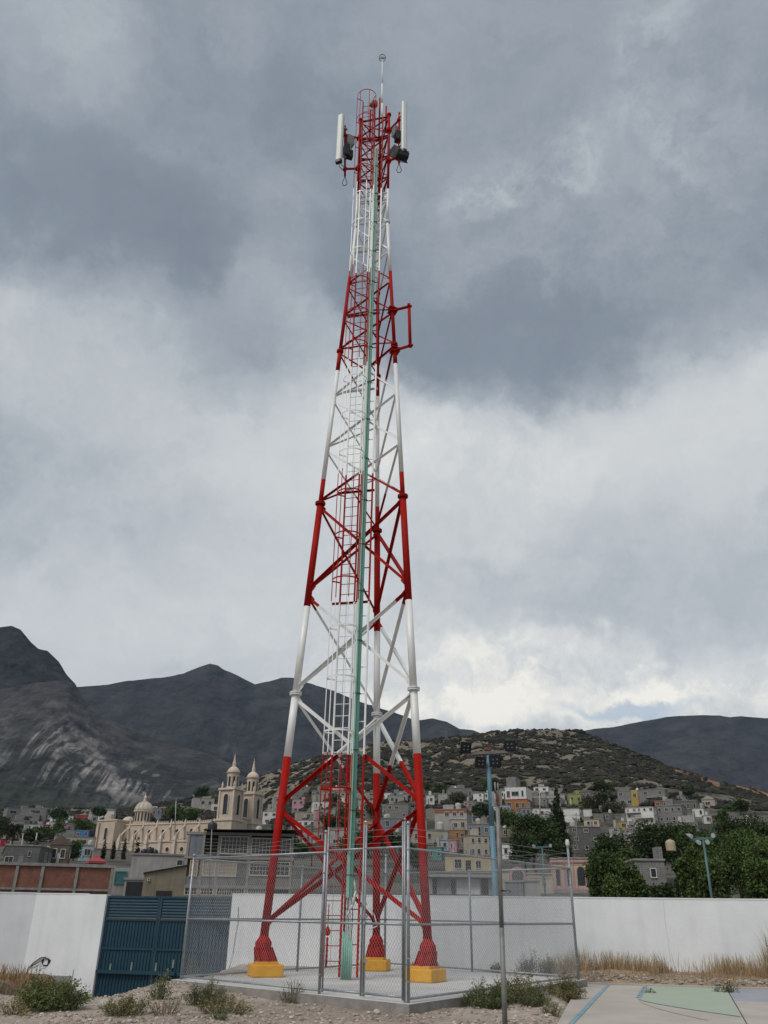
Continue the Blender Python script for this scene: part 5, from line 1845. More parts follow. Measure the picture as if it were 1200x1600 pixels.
arch_gate()
house(790, 818, 1376, 1400, W_['bgrey'], 'small dark panelled shed in front of the pink arched gateway', Y=104, fl=1, n=0, wins=[], door=False, name='shed', cat='shed', group=None)
house(818, 846, 1375, 1400, W_['grad'], 'pale grey shed with sloping roof between gateway and yellow house front', Y=104, fl=1, n=0, wins=[], door=False, name='shed', cat='shed', group=None, rz=5)


def block_house():
    t, W, D, H = house(990, 1052, 1342, 1402, W_['grey'], 'grey block house with one white framed window between the dark green trees', Y=84, fl=1, n=0, rz=12, D=5, wins=[(.60, .52, .17, .22)], frame=MT['wframe'], door=False, group=None)
    m = MB(); m.span(W * .30, W * .5, .2, 1.8, H, H + 1.1); m.build('tank_stand', W_['grey'], t)
    return t


block_house()


def canopy_tent():
    Y = 150
    b = at(148, 1356, Y)
    t = thing('canopy_tent', 'red pyramid roofed canopy tent in front of the church', 'tent', b, face_az(b.x, b.y) + R(12))
    s = 1 / ppm(Y, 8); w = 14 * s; h = at(148, 1334, Y).z - b.z
    e = h * .45
    red = pmat('faded_red_canvas', (.34, .07, .075), (.25, .05, .055), 1.5, .9, .1)
    m = MB()
    cpts = [(-w, -w, e), (w, -w, e), (w, w, e), (-w, w, e)]
    mid = [(-w * .38, -w * .38, e + (h - e) * .45), (w * .38, -w * .38, e + (h - e) * .45), (w * .38, w * .38, e + (h - e) * .45), (-w * .38, w * .38, e + (h - e) * .45)]
    m.add(cpts + mid + [(0, 0, h)], [(0, 1, 5, 4), (1, 2, 6, 5), (2, 3, 7, 6), (3, 0, 4, 7), (4, 5, 8), (5, 6, 8), (6, 7, 8), (7, 4, 8)])
    m.build('canopy', red, t)
    m = MB()
    for (x0, y0, _), (x1, y1, _) in zip(cpts, cpts[1:] + cpts[:1]):
        m.add([(x0, y0, e), (x1, y1, e), (x1, y1, e - .35), (x0, y0, e - .35)], [(0, 1, 2, 3)])
    m.build('valance', red, t)
    for x, y, _ in cpts:
        m = MB(); m.tube((x, y, -2), (x, y, e), .05, 6); m.build('pole', MT['galv'], t)


canopy_tent()

# ------------------------------------------------------------------ water tanks on roofs
BT = pmat('black_tank_plastic', (.022, .022, .026), (.014, .014, .018), 3, .5, 0)
WT = pmat('pale_tank_plastic', (.46, .43, .39), (.36, .34, .3), 3, .6, 0)
TT_ = pmat('tan_tank_plastic', (.45, .36, .25), (.35, .28, .19), 3, .7, 0)


def tank(px, pt, pb, Y, mat, label, n=14, group='rooftop water tanks'):
    c = at(px, pb, Y); h = at(px, pt, Y).z - c.z; r = h * .42
    t = thing('water_tank', label, 'water tank', c, 0, group)
    m = MB(); prof = [(r, 0)]
    for i in range(4):
        prof += [(r * 1.03, h * (.06 + .17 * i)), (r * .99, h * (.14 + .17 * i))]
    prof += [(r, h * .76), (r * .72, h * .88), (r * .3, h * .93)]
    m.lathe((0, 0, 0), prof, n); m.build('tank_body', mat, t, smooth=True)
    m = MB(); m.lathe((0, 0, h * .93), [(r * .3, 0), (r * .32, h * .05), (r * .2, h * .07)], n); m.build('lid', mat, t)
    return t


tank(331, 1283, 1302, 98, BT, 'big black water tank standing on the lattice barred concrete building')
for i, (px, pt, lab) in enumerate(((224, 1326, 'leftmost black water tank of the cluster above the tan shed'), (233, 1323, 'tallest black water tank of the cluster above the tan shed'),
                                   (242, 1327, 'rightmost black water tank of the cluster above the tan shed'))):
    tank(px, pt, 1338, 108, BT, lab)
tank(1049, 1311, 1330, 85, TT_, 'tan water tank on a block stand above the dark trees')
tank(819, 1240, 1250, 335, WT, 'pale water tank on the roof of the orange and white house')
tank(716, 1254, 1266, 300, WT, 'pale water tank on the terracotta parapet house')
tank(688, 1283, 1297, 262, WT, 'pale water tank in front of the terracotta parapet house')
tank(747, 1278, 1289, 278, WT, 'pale water tank on the blue grey flat roofed house')
tank(757, 1279, 1288, 278, WT, 'smaller pale water tank right on the blue grey flat roofed house')
tank(1009, 1254, 1263, 340, WT, 'pale water tank on the large white balcony house')
tank(895, 1281, 1293, 258, WT, 'pale water tank on the unfinished dark block house')
tank(617, 1305, 1318, 225, WT, 'pale water tank between the rear and right tower legs')
tank(404, 1290, 1303, 250, WT, 'pale water tank right of the lattice barred building')
tank(603, 1272, 1281, 300, WT, 'pale water tank on the blue grey house between the tower legs')
tank(1074, 1247, 1255, 370, WT, 'pale water tank on the long dark grey house')
tank(73, 1322, 1334, 168, WT, 'pale round tank on the roof of the brown adobe cabin')


# ------------------------------------------------------------------ the church
def build_church():
    Y = 300
    b = at(145, 1347, Y)
    a = R(24)
    t = thing('church', 'large cream stone church with two bell towers and a ribbed dome', 'church', b, -a)
    st = pmat('church_stone', (.55, .46, .375), (.41, .335, .265), .35, .92, .3, 5, streak=.55, dirt=(.6, .55, .5))
    st2 = pmat('church_pale_stone', (.60, .515, .43), (.47, .395, .325), .4, .92, .2, 5)
    dome = pmat('church_dome_tile', (.52, .46, .385), (.42, .37, .31), .6, .7, .1)
    dk = MT['glass']

    def box(name, x0, x1, y0, y1, z0, z1, mat=st, parent=t):
        m = MB(); m.span(x0, x1, y0, y1, z0, z1); return m.build(name, mat, parent)

    def arch(cx, y, zb, w, h, parent, axis='y', sgn=-1, d=.06):
        """arched dark opening with a raised surround on a wall plane"""
        hw = w / 2
        o = [(cx - hw, zb), (cx + hw, zb)] + [(cx + hw * math.cos(q), zb + h - hw + hw * math.sin(q)) for q in np.linspace(0, math.pi, 9)]
        m = MB(); m.prism(o, y + sgn * d, y + .02 * -sgn)
        k = hw * 1.25
        f = MB()
        q1 = [(cx + k * math.cos(q), zb + h - hw + k * math.sin(q)) for q in np.linspace(0, math.pi, 9)]
        q0 = [(cx + hw * math.cos(q), zb + h - hw + hw * math.sin(q)) for q in np.linspace(0, math.pi, 9)]
        for i in range(8): f.prism([q1[i], q1[i + 1], q0[i + 1], q0[i]], y + sgn * d * 3.2, y)
        f.span(cx - k, cx - hw, y + sgn * d * 3.2, y, zb, zb + h - hw); f.span(cx + hw, cx + k, y + sgn * d * 3.2, y, zb, zb + h - hw)
        if axis == 'x':
            for M_ in (m, f): M_.v = [(vy, vx, vz) for vx, vy, vz in M_.v]
        g = m.build('arched_window', dk, parent)
        f.build('window_surround', st2, g)
        return g
    # aisle, clerestory, transept
    box('aisle_wall', 8.02, 49, 0, 4, -6, 5.6)
    box('aisle_cornice', 8.02, 49.2, -.25, 4, 5.6, 6.0, st2)
    box('nave_wall', 6, 49, 4.2, 13, -6, 11.4)
    box('nave_cornice', 6, 49.2, 3.95, 13.2, 11.4, 11.8, st2)
    box('transept', 0, 8, -.3, 14, -6, 12.6)
    box('transept_cornice', -.25, 8.25, -.55, 14.2, 12.6, 13.0, st2)
    box('transept_string_course', -.12, 8.12, -.42, 14.1, 5.6, 6.0, st2)
    for x in (.5, 7.5):
        box('transept_buttress', x - .5, x + .5, -1.0, -.3, -6, 12.0)
    box('transept_pediment', 2.6, 5.4, -.5, 1.0, 13.0, 14.6)
    arch(4, -.3, 6.8, 1.2, 3.6, t); arch(4, -.3, 1.0, 1.2, 3.2, t)
    arch(6, 0, 6.6, 1.1, 3.2, t, 'x', -1); arch(6, 0, 1.0, 1.1, 3.0, t, 'x', -1)
    bays = [10.2 + 5.8 * i for i in range(7)]
    for i, x in enumerate(bays):
        box('buttress', x - .55, x + .55, -.9, -.002, -6, 6.6, st2)
        m = MB(); m.add([(x - .5, -.85, 6.6), (x + .5, -.85, 6.6), (x + .5, .1, 6.6), (x - .5, .1, 6.6), (x, -.4, 8.6)], [(3, 2, 1, 0), (0, 1, 4), (1, 2, 4), (2, 3, 4), (3, 0, 4)]); m.build('pinnacle', st2, t)
        # flying half arch
        m = MB(); pts = []
        for q in np.linspace(0, math.pi / 2, 7): pts.append((0.2 + 3.9 * (1 - math.cos(q)), 6.0 + 4.2 * math.sin(q)))
        top = [(p[0], max(p[1] + .15, 8.3 + 2.5 * (p[0] - .2) / 3.9)) for p in pts]
        for k in range(6):
            y0, z0 = pts[k]; y1, z1 = pts[k + 1]; y2, z2 = top[k + 1]; y3, z3 = top[k]
            m.add([(x - .28, y0, z0), (x - .28, y1, z1), (x - .28, y2, z2), (x - .28, y3, z3), (x + .28, y0, z0), (x + .28, y1, z1), (x + .28, y2, z2), (x + .28, y3, z3)], BOXF)
        m.build('flying_arch', st, t)
        box('clerestory_pilaster', x - .3, x + .3, 3.9, 4.19, 6, 11.4, st2)
        m = MB(); m.add([(x - .3, 3.9, 11.8), (x + .3, 3.9, 11.8), (x + .3, 4.5, 11.8), (x - .3, 4.5, 11.8), (x, 4.2, 13)], [(3, 2, 1, 0), (0, 1, 4), (1, 2, 4), (2, 3, 4), (3, 0, 4)]); m.build('finial', st2, t)
        if i < 6:
            arch(x + 2.9, 4.2, 6.9, 1.25, 2.9, t)
            m = MB(); m.tube((x + 2.9, -.08, 3.4), (x + 2.9, .1, 3.4), .75, 14); m.build('round_window', dk, t)
            m = MB()
            for k in range(14):
                q0, q1 = 2 * math.pi * k / 14, 2 * math.pi * (k + 1) / 14
                m.prism([(x + 2.9 + .95 * math.cos(q0), 3.4 + .95 * math.sin(q0)), (x + 2.9 + .95 * math.cos(q1), 3.4 + .95 * math.sin(q1)), (x + 2.9 + .72 * math.cos(q1), 3.4 + .72 * math.sin(q1)), (x + 2.9 + .72 * math.cos(q0), 3.4 + .72 * math.sin(q0))], -.16, -.002)
            m.build('round_window_trim', st2, t)
            m = MB()
            for k in range(6): m.span(x + .8 + k * .7, x + 1.1 + k * .7, 3.95, 4.3, 11.8, 12.25)
            m.build('parapet_crest', st2, t)
    # dome on its drum
    dx, dy = 11.6, 8.5
    m = MB(); m.lathe((dx, dy, 11.6), [(3.35, 0), (3.35, .7), (3.0, .8), (3.0, 4.2), (3.35, 4.35), (3.35, 4.8)], 16); m.build('drum', st, t)
    for i in range(16):
        q = 2 * math.pi * (i + .5) / 16
        m = MB(); m.box((dx + 2.97 * math.cos(q), dy + 2.97 * math.sin(q), 14.2), (.2, .52, 2.7), q); m.build('drum_window', dk, t)
    m = MB(); m.lathe((dx, dy, 16.4), [(3.1 * math.cos(q), 3.1 * math.sin(q) * .95) for q in np.linspace(0, 1.35, 9)], 16); dm = m.build('dome', dome, t, smooth=True)
    for i in range(12):
        q = 2 * math.pi * i / 12
        m = MB()
        ps = [(dx + 3.16 * math.cos(p) * math.cos(q), dy + 3.16 * math.cos(p) * math.sin(q), 16.4 + 3.0 * math.sin(p)) for p in np.linspace(0, 1.35, 8)]
        m.path(ps, .11, 5); m.build('dome_rib', st, dm)
    m = MB(); m.lathe((dx, dy, 19.3), [(.75, 0), (.75, .3), (.5, .35), (.5, 1.2), (.65, 1.3), (.5, 1.5), (.12, 2.2), (.05, 3.0)], 10); m.build('lantern', st2, t)
    m = MB(); m.lathe((5.2, 9, 12.9), [(2.3 * math.cos(q), 2.3 * math.sin(q) * .8) for q in np.linspace(0, 1.5, 7)], 16); m.build('small_dome', dome, t, smooth=True)

    # bell towers
    def tower(cx, cy):
        e = thing('bell_tower', None, None); e.parent = t
        h = 3.05
        box('tower_base', cx - h - .15, cx + h + .15, cy - h - .15, cy + h + .15, -6, 11.4, st, e)
        box('base_cornice', cx - h - .45, cx + h + .45, cy - h - .45, cy + h + .45, 11.4, 11.9, st2, e)
        h2 = 2.7
        box('belfry', cx - h2, cx + h2, cy - h2, cy + h2, 11.9, 20.6, st, e)
        for sx in (-1, 1):
            for sy in (-1, 1):
                box('belfry_pilaster', cx + sx * h2 - .28, cx + sx * h2 + .28, cy + sy * h2 - .28, cy + sy * h2 + .28, 11.9, 20.5, st2, e)
        box('belfry_cornice', cx - h2 - .5, cx + h2 + .5, cy - h2 - .5, cy + h2 + .5, 20.6, 21.2, st2, e)
        arch(cx, cy - h2, 13.4, 1.7, 5.9, e, d=.12); arch(cy, cx + h2, 13.4, 1.7, 5.9, e, 'x', 1, d=.12)
        arch(cx, cy - h - .15, 5.5, 1.4, 3.2, e); arch(cy, cx + h + .15, 5.5, 1.2, 3.0, e, 'x', 1)
        m = MB(); m.tube((cx, cy - h - .22, 10.3), (cx, cy - h - .1, 10.3), .6, 12); m.build('clock_roundel', dome, e)
        for sx in (-1, 1):
            for sy in (-1, 1):
                m = MB(); m.lathe((cx + sx * 2.3, cy + sy * 2.3, 21.2), [(.3, 0), (.3, .8), (.42, .9), (.05, 2.1)], 6); m.build('corner_finial', st2, e)
        m = MB(); m.lathe((cx, cy, 21.2), [(2.3, 0), (2.05, .3), (2.05, 4.6), (2.4, 4.8), (2.4, 5.1)], 8, ph=R(22.5)); m.build('octagon', st, e)
        for i in range(8):
            q = i * math.pi / 4
            m = MB(); m.box((cx + 1.88 * math.cos(q), cy + 1.88 * math.sin(q), 23.3), (.12, .78, 3.0), q); m.build('lantern_opening', dk, e)
        m = MB(); m.lathe((cx, cy, 26.3), [(2.1, 0), (2.0, .5), (1.6, 1.1), (1.05, 1.55), (.75, 1.65), (.8, 1.8), (.62, 1.9), (.58, 2.6), (.72, 2.7), (.5, 3.0), (.26, 4.4), (.17, 5.0), (.24, 5.15), (.06, 5.4), (.03, 6.3)], 12); m.build('spire', st2, e)
    t.scale = (1, 1, 1.04)
    tower(52, 2.4); tower(52, 14.6)
    box('facade', 49.02, 53.6, 5.8, 11.2, -6, 12.8)
    box('facade_cornice', 49.02, 53.95, 5.75, 11.25, 12.8, 13.2, st2)
    for y in (7.2, 9.8): arch(y, 53.6, 5.6, 1.1, 3.2, t, 'x', 1)
    return t


build_church()

# ------------------------------------------------------------------ trees and bushes
LEAF = pmat('leaf_green', (1.15, 1.15, 1.1), (.75, .78, .75), 3.0, .75, 0, attr=True, spec=.25)
BARK = pmat('tree_bark', (.11, .085, .065), (.06, .047, .037), 6, .95, .4)


def leaf_mesh(name, P, size, base, rng, parent, tone=None, droop=0.0, aspect=.55):
    """one quad per leaf cluster; P (n,3)"""
    n = len(P)
    d = rng.normal(size=(n, 3)); d[:, 2] = d[:, 2] * .7 - droop
    d /= np.linalg.norm(d, axis=1)[:, None]
    h = rng.normal(size=(n, 3))
    s = np.cross(d, h); s /= np.linalg.norm(s, axis=1)[:, None] + 1e-9
    L = size[:, None] * d; S = size[:, None] * aspect * s
    V = np.stack([P - L * .5, P + S * .5, P + L * .5, P - S * .5], 1)
    Fc = np.arange(n * 4).reshape(n, 4)
    t = (tone if tone is not None else np.ones(n)) * (.8 + .4 * rng.rand(n))
    hue = rng.rand(n, 1) * .25
    C = np.asarray(base)[None] * t[:, None] * np.concatenate([1 + hue * .8, 1 + hue * .1, 1 - hue], 1)
    return np_mesh(name, V.reshape(-1, 3), Fc, LEAF, parent, np.repeat(C, 4, 0))


def crown_points(rng, n, lobes, shell=.55):
    k = rng.choice(len(lobes), n, p=np.array([l[1][0] * l[1][1] * l[1][2] for l in lobes]) / sum(l[1][0] * l[1][1] * l[1][2] for l in lobes))
    d = rng.normal(size=(n, 3)); d /= np.linalg.norm(d, axis=1)[:, None]
    r = shell + (1 - shell) * rng.rand(n) ** .8
    r = r * (1 + .22 * rng.normal(size=n))
    c = np.array([l[0] for l in lobes])[k]; s = np.array([l[1] for l in lobes])[k]
    P = c + d * s * r[:, None]
    tone = np.array([l[2] for l in lobes])[k]
    return P, tone


def limb(mb, a, b, r0, r1, rng, n=4):
    a, b = Vector(a), Vector(b)
    pts = [a.lerp(b, i / n) + Vector(rng.normal(size=3)) * (.04 * (b - a).length if 0 < i < n else 0) for i in range(n + 1)]
    for i in range(n):
        mb.tube(pts[i], pts[i + 1], r0 + (r1 - r0) * i / n, 7, r0 + (r1 - r0) * (i + 1) / n)


def make_tree(name, label, base, H, Wd, seed, n=6000, leaf=.2, color=(.040, .066, .022), style='round', group=None, cat='tree', trunk_h=.28, nl=11):
    rng = np.random.RandomState(seed)
    t = thing(name, label, cat, base, rng.rand() * 6, group)
    lobes = []
    R_ = Wd / 2
    if style in ('round', 'droop'):
        for i in range(nl):
            a = rng.rand() * 6.28; rr = R_ * .62 * math.sqrt(rng.rand()); zz = H * (trunk_h + .12 + (.80 - trunk_h) * rng.rand())
            k = 1 - .45 * abs((zz / H) - .55)
            s = R_ * (.36 + .22 * rng.rand())
            lobes.append(((rr * math.cos(a) * k * 1.15, rr * math.sin(a) * k * 1.15, zz), (s, s, s * (.75 if style == 'round' else 1.0)), .6 + .75 * rng.rand()))
        lobes.append(((0, 0, H * .60), (R_ * .66, R_ * .66, H * .28), .8))
        lobes.append(((rng.normal() * R_ * .1, 0, H * .84), (R_ * .42, R_ * .42, H * .15), 1.1))
        if style == 'droop':
            for i in range(nl):
                a = i * 6.28 / nl + rng.rand(); s = R_ * (.22 + .12 * rng.rand())
                lobes.append(((R_ * .78 * math.cos(a), R_ * .78 * math.sin(a), H * (.22 + .34 * rng.rand())), (s, s, H * .20), .6 + .7 * rng.rand()))
    elif style == 'cone':
        for i in range(26):
            f = (i + .5) / 26
            rr = R_ * (1 - f) ** .75
            for j in range(3):
                a = rng.rand() * 6.28; s = rr * (.40 + .2 * rng.rand()) + .05 * R_
                lobes.append(((rr * .62 * math.cos(a), rr * .62 * math.sin(a), H * (.06 + .92 * f)), (s, s, H * .035 + s * .28), .55 + .8 * rng.rand()))
    elif style == 'column':
        for i in range(14):
            f = (i + .5) / 14
            rr = R_ * math.sin(math.pi * (.08 + .9 * f)) ** .6
            lobes.append(((rng.normal() * R_ * .06, rng.normal() * R_ * .06, H * f), (rr, rr, H * .06), .7 + .5 * rng.rand()))
    P, tone = crown_points(rng, n, lobes)
    P[:, 2] = np.maximum(P[:, 2], .1)
    nt_ = NZ.fbm(P[:, 0] * 1.4 / max(1, R_ * .25) + seed, P[:, 1] * 1.4 / max(1, R_ * .25), P[:, 2] * 1.4 / max(1, R_ * .25), 3)
    keep = nt_ > .36
    P, tone, nt_ = P[keep], tone[keep], nt_[keep]
    size = leaf * (.6 + .9 * rng.rand(len(P)))
    leaf_mesh('crown', P, size, color, rng, t, tone * (.30 + 1.4 * nt_), droop=.9 if style == 'droop' else .15)
    m = MB()
    th = H * (trunk_h + .2)
    limb(m, (0, 0, -1.0), (rng.normal() * .1, rng.normal() * .1, th), H * .028 + .05, H * .016 + .02, rng)
    for l in lobes[:7 if style in ('round', 'droop') else 0]:
        limb(m, (0, 0, th * .8), l[0], H * .012 + .02, .02, rng, 3)
    m.build('trunk', BARK, t)
    return t


def tree_px(px, ptop, w, Y, label, seed, style='round', color=(.040, .066, .022), n=6000, leaf=.2, pbase=None, group=None, name='tree', **kw):
    az = azel(px, 1400)[0]
    p = at(px, ptop, Y)
    zb = float(hill_z(np.array([az]), np.array([Y / math.cos(az)]))[0]) if pbase is None else at(px, pbase, Y).z
    b = Vector((at(px, pbase or 1395, Y).x if False else p.x, Y, zb - .1))
    return make_tree(name, label, b, p.z - b.z, w / ppm(Y, p.z), seed, n=n, leaf=leaf, color=color, style=style, group=group, **kw)


G1, G2, G3 = (.050, .088, .026), (.030, .054, .019), (.062, .098, .031)
tree_px(1066, 1340, 34, 66, 'narrow dark tree right behind the grey block house and its tank', 117, 'droop', G2, 7000, .18)
tree_px(1060, 1290, 70, 140, 'dark tree crown behind the tan water tank on the right', 118, 'round', G2, 8000, .38)
BIG = 'dark green trees behind the right part of the white wall'
# the belt of trees right behind the wall
tree_px(943, 1332, 62, 58, 'bushy green tree nearest the yellow house front, behind the white wall', 101, 'droop', G1, 16000, .15, group=BIG)
tree_px(984, 1346, 46, 55, 'low bushy green tree in front of the grey block house', 102, 'droop', G1, 16000, .15, group=BIG)
tree_px(1082, 1322, 54, 57, 'green drooping tree right of the grey block house, left of the teal lamp post', 103, 'droop', G3, 16000, .15, group=BIG)
tree_px(1146, 1302, 92, 62, 'largest drooping green tree behind the teal lamp post', 104, 'droop', G1, 26000, .15, group=BIG)
tree_px(1190, 1302, 90, 60, 'green drooping tree cut by the right edge of the photo', 105, 'droop', G3, 18000, .15, group=BIG)
tree_px(1108, 1345, 46, 52, 'lower bright green tree at the foot of the teal lamp post', 110, 'droop', G3, 8000, .16, group=BIG)
tree_px(1185, 1348, 50, 52, 'low green tree between the teal lamp post and the right edge', 111, 'droop', G1, 8000, .16, group=BIG)
tree_px(1036, 1384, 40, 50, 'small round bush tree under the block house window', 112, 'droop', G2, 6000, .16, group=BIG)
tree_px(960, 1366, 44, 52, 'small green tree beside the right fence post, above the wall', 113, 'droop', G3, 6000, .16, group=BIG)
tree_px(1016, 1288, 88, 132, 'broad very dark tree behind the tan water tank', 106, 'round', G2, 9000, .38)
tree_px(948, 1306, 66, 128, 'dark green tree behind the yellow house front', 107, 'round', G2, 7000, .36)
tree_px(978, 1322, 50, 118, 'mid green tree left of the grey block house', 108, 'round', G1, 5000, .34)
tree_px(1085, 1296, 60, 110, 'dark green tree behind and left of the teal lamp heads', 109, 'round', G2, 6000, .34)
tree_px(1150, 1280, 84, 150, 'wide dark tree crown above the largest drooping tree', 114, 'round', G2, 8000, .4)
tree_px(1200, 1288, 70, 130, 'dark tree crown high at the right edge of the photo', 115, 'round', G2, 7000, .38)
tree_px(1110, 1306, 60, 90, 'green tree just behind the teal lamp heads', 116, 'round', G1, 6000, .28)
tree_px(1268, 1300, 92, 62, 'large green tree past the far right end of the tree belt', 119, 'droop', G1, 12000, .2, group=BIG)
tree_px(1350, 1310, 92, 62, 'green tree farther along the right white wall', 149, 'droop', G3, 10000, .2, group=BIG)
# middle
tree_px(868, 1226, 34, 165, 'tall dark pointed conifer rising over the hillside houses', 120, 'cone', (.024, .040, .018), 9000, .42, pbase=1352, name='conifer', cat='conifer', trunk_h=.02)
tree_px(834, 1272, 74, 158, 'broad dark tree left of the tall pointed conifer', 121, 'round', G2, 9000, .42, pbase=1356)
tree_px(818, 1308, 56, 150, 'rounded dark tree below the broad dark tree', 122, 'round', G2, 6000, .4, pbase=1360)
tree_px(872, 1310, 44, 148, 'dark bushy tree at the foot of the tall pointed conifer', 123, 'round', G2, 5000, .4, pbase=1362)
tree_px(790, 1272, 44, 235, 'green tree right of the grey sports post head', 124, 'round', G1, 4000, .55, pbase=1298)
tree_px(752, 1254, 30, 290, 'dark green tree left of the light blue post', 125, 'round', G2, 3000, .6, pbase=1284)
tree_px(770, 1218, 24, 400, 'dark green tree behind the light blue post, below the floodlights', 126, 'round', G2, 2500, .75, pbase=1244)
tree_px(942, 1222, 38, 390, 'round dark tree standing alone right of the lime green house', 127, 'round', G2, 4500, .7, pbase=1254)
tree_px(926, 1246, 46, 330, 'long low grey green tree below the round dark tree', 128, 'round', (.055, .062, .036), 3500, .6, pbase=1276)
tree_px(955, 1252, 40, 320, 'grey green tree left of the large white balcony house', 129, 'round', (.055, .062, .036), 3500, .6, pbase=1282)
tree_px(956, 1276, 26, 300, 'mid green tree beside the low pale yellow house', 130, 'round', G1, 2500, .55, pbase=1296)
tree_px(902, 1278, 22, 290, 'small dark tree below the white gabled shed', 131, 'round', G2, 2000, .5, pbase=1296)
tree_px(1050, 1266, 24, 330, 'dark tree in front of the grey block house beside the balcony house', 132, 'round', G2, 2500, .6, pbase=1290)
tree_px(1074, 1262, 24, 350, 'dark tree in front of the long dark grey house', 133, 'round', G2, 2500, .6, pbase=1288)
tree_px(1124, 1250, 36, 350, 'dark green tree right of the small beige gabled hut', 134, 'round', G1, 3500, .6, pbase=1284)
tree_px(1150, 1262, 50, 300, 'bushy green tree on the right slope above the lamp heads', 135, 'round', G2, 4500, .6, pbase=1296)
tree_px(1190, 1256, 50, 330, 'dark green trees clump on the slope at the right edge', 136, 'round', G2, 4500, .6, pbase=1292)
tree_px(548, 1262, 46, 300, 'green tree seen behind the ladder cage', 137, 'round', G1, 4500, .55, pbase=1302)
tree_px(520, 1276, 40, 262, 'green tree seen left of the green cable tray', 138, 'round', G2, 4000, .5, pbase=1312)
tree_px(576, 1300, 40, 200, 'dark green tree behind the rear tower leg', 139, 'round', G2, 4000, .45, pbase=1340)
tree_px(690, 1226, 26, 400, 'small tree beside the long unfinished block house', 140, 'round', G2, 2500, .7, pbase=1246)
tree_px(716, 1240, 40, 370, 'grey green tree below the long unfinished block house', 141, 'round', (.055, .062, .036), 3500, .65, pbase=1268)
tree_px(652, 1332, 34, 150, 'small dark tree at the right tower leg above the fence rail', 142, 'round', G2, 3000, .4, pbase=1362)
tree_px(892, 1258, 30, 320, 'green tree below the lime green house', 143, 'round', G1, 3000, .6, pbase=1282)
tree_px(1000, 1244, 20, 350, 'small green tree below the yellow bay', 144, 'round', G1, 2000, .55, pbase=1262)
tree_px(985, 1300, 40, 230, 'green tree below the bright yellow hut', 145, 'round', G2, 3500, .5, pbase=1330)
# left
tree_px(75, 1296, 46, 330, 'broad green tree on the slope left of the beige flat building', 150, 'round', G1, 4500, .65, pbase=1318)
tree_px(52, 1300, 34, 300, 'green tree behind the leaning utility pole', 151, 'round', G2, 3500, .6, pbase=1322)
tree_px(100, 1284, 60, 400, 'long green tree crown below the white three window house', 152, 'round', G1, 4500, .8, pbase=1306)
tree_px(128, 1282, 40, 420, 'green tree between the crimson and the blue house', 153, 'round', G1, 3500, .8, pbase=1302)
tree_px(113, 1316, 34, 190, 'small green tree beside the brown adobe cabin', 154, 'round', G1, 3500, .42, pbase=1350)
tree_px(155, 1260, 24, 480, 'dark round tree behind the left end of the church', 155, 'round', G2, 2000, .9, pbase=1280)
tree_px(281, 1258, 42, 420, 'green tree behind the church nave, below the flagpole', 156, 'round', G1, 4000, .75, pbase=1288)
tree_px(300, 1264, 30, 400, 'green tree behind the nave left of the bell towers', 157, 'round', G1, 3000, .7, pbase=1290)
tree_px(316, 1230, 22, 520, 'dark tree on the slope high left of the bell towers', 158, 'round', G2, 2000, .9, pbase=1248)
tree_px(92, 1266, 30, 520, 'dark green tree left of the white three window house', 159, 'round', G2, 2500, 1., pbase=1284)
tree_px(30, 1270, 60, 600, 'long dark green tree clump at the far left foot of the mountain', 160, 'round', G2, 4000, 1.2, pbase=1290)
for px, ptop, lab in ((165, 1312, 'leftmost of the four slender cypresses in front of the church'), (180, 1314, 'second slender cypress from the left in front of the church'),
                      (197, 1310, 'third slender cypress from the left, in front of the church'), (217, 1306, 'rightmost of the four slender cypresses in front of the church')):
    tree_px(px, ptop, 7.5, 225, lab, 170 + px, 'column', (.014, .022, .012), 1600, .3, pbase=1356, name='cypress', cat='cypress', group='slender cypresses in front of the church', trunk_h=.02)


def palm(px, ptop, pbase, Y, label, seed):
    rng = np.random.RandomState(seed)
    b = at(px, pbase, Y); H = at(px, ptop, Y).z - b.z
    t = thing('palm_tree', label, 'palm', b, 0, 'palms at the far left')
    m = MB(); limb(m, (0, 0, -2), (.2, 0, H * .72), H * .035, H * .028, rng, 5); m.build('trunk', BARK, t)
    P, tone = [], []
    for i in range(46):
        a = rng.rand() * 6.28; up = rng.uniform(-.9, 1.2); L = H * .34
        for s in np.linspace(.1, 1, 14):
            P.append((.2 + L * s * math.cos(a) * math.cos(up * (1 - .3 * s)), L * s * math.sin(a) * math.cos(up), H * .74 + L * (s * math.sin(up) - .55 * s * s)))
            tone.append(.7 + .5 * rng.rand())
    P = np.array(P)
    leaf_mesh('frond', P, np.full(len(P), H * .11), (.022, .032, .016), rng, t, np.array(tone), droop=.6, aspect=.35)


palm(6, 1284, 1326, 230, 'left palm of the pair at the far left edge', 1)
palm(17, 1283, 1326, 236, 'right palm of the pair at the far left edge', 2)

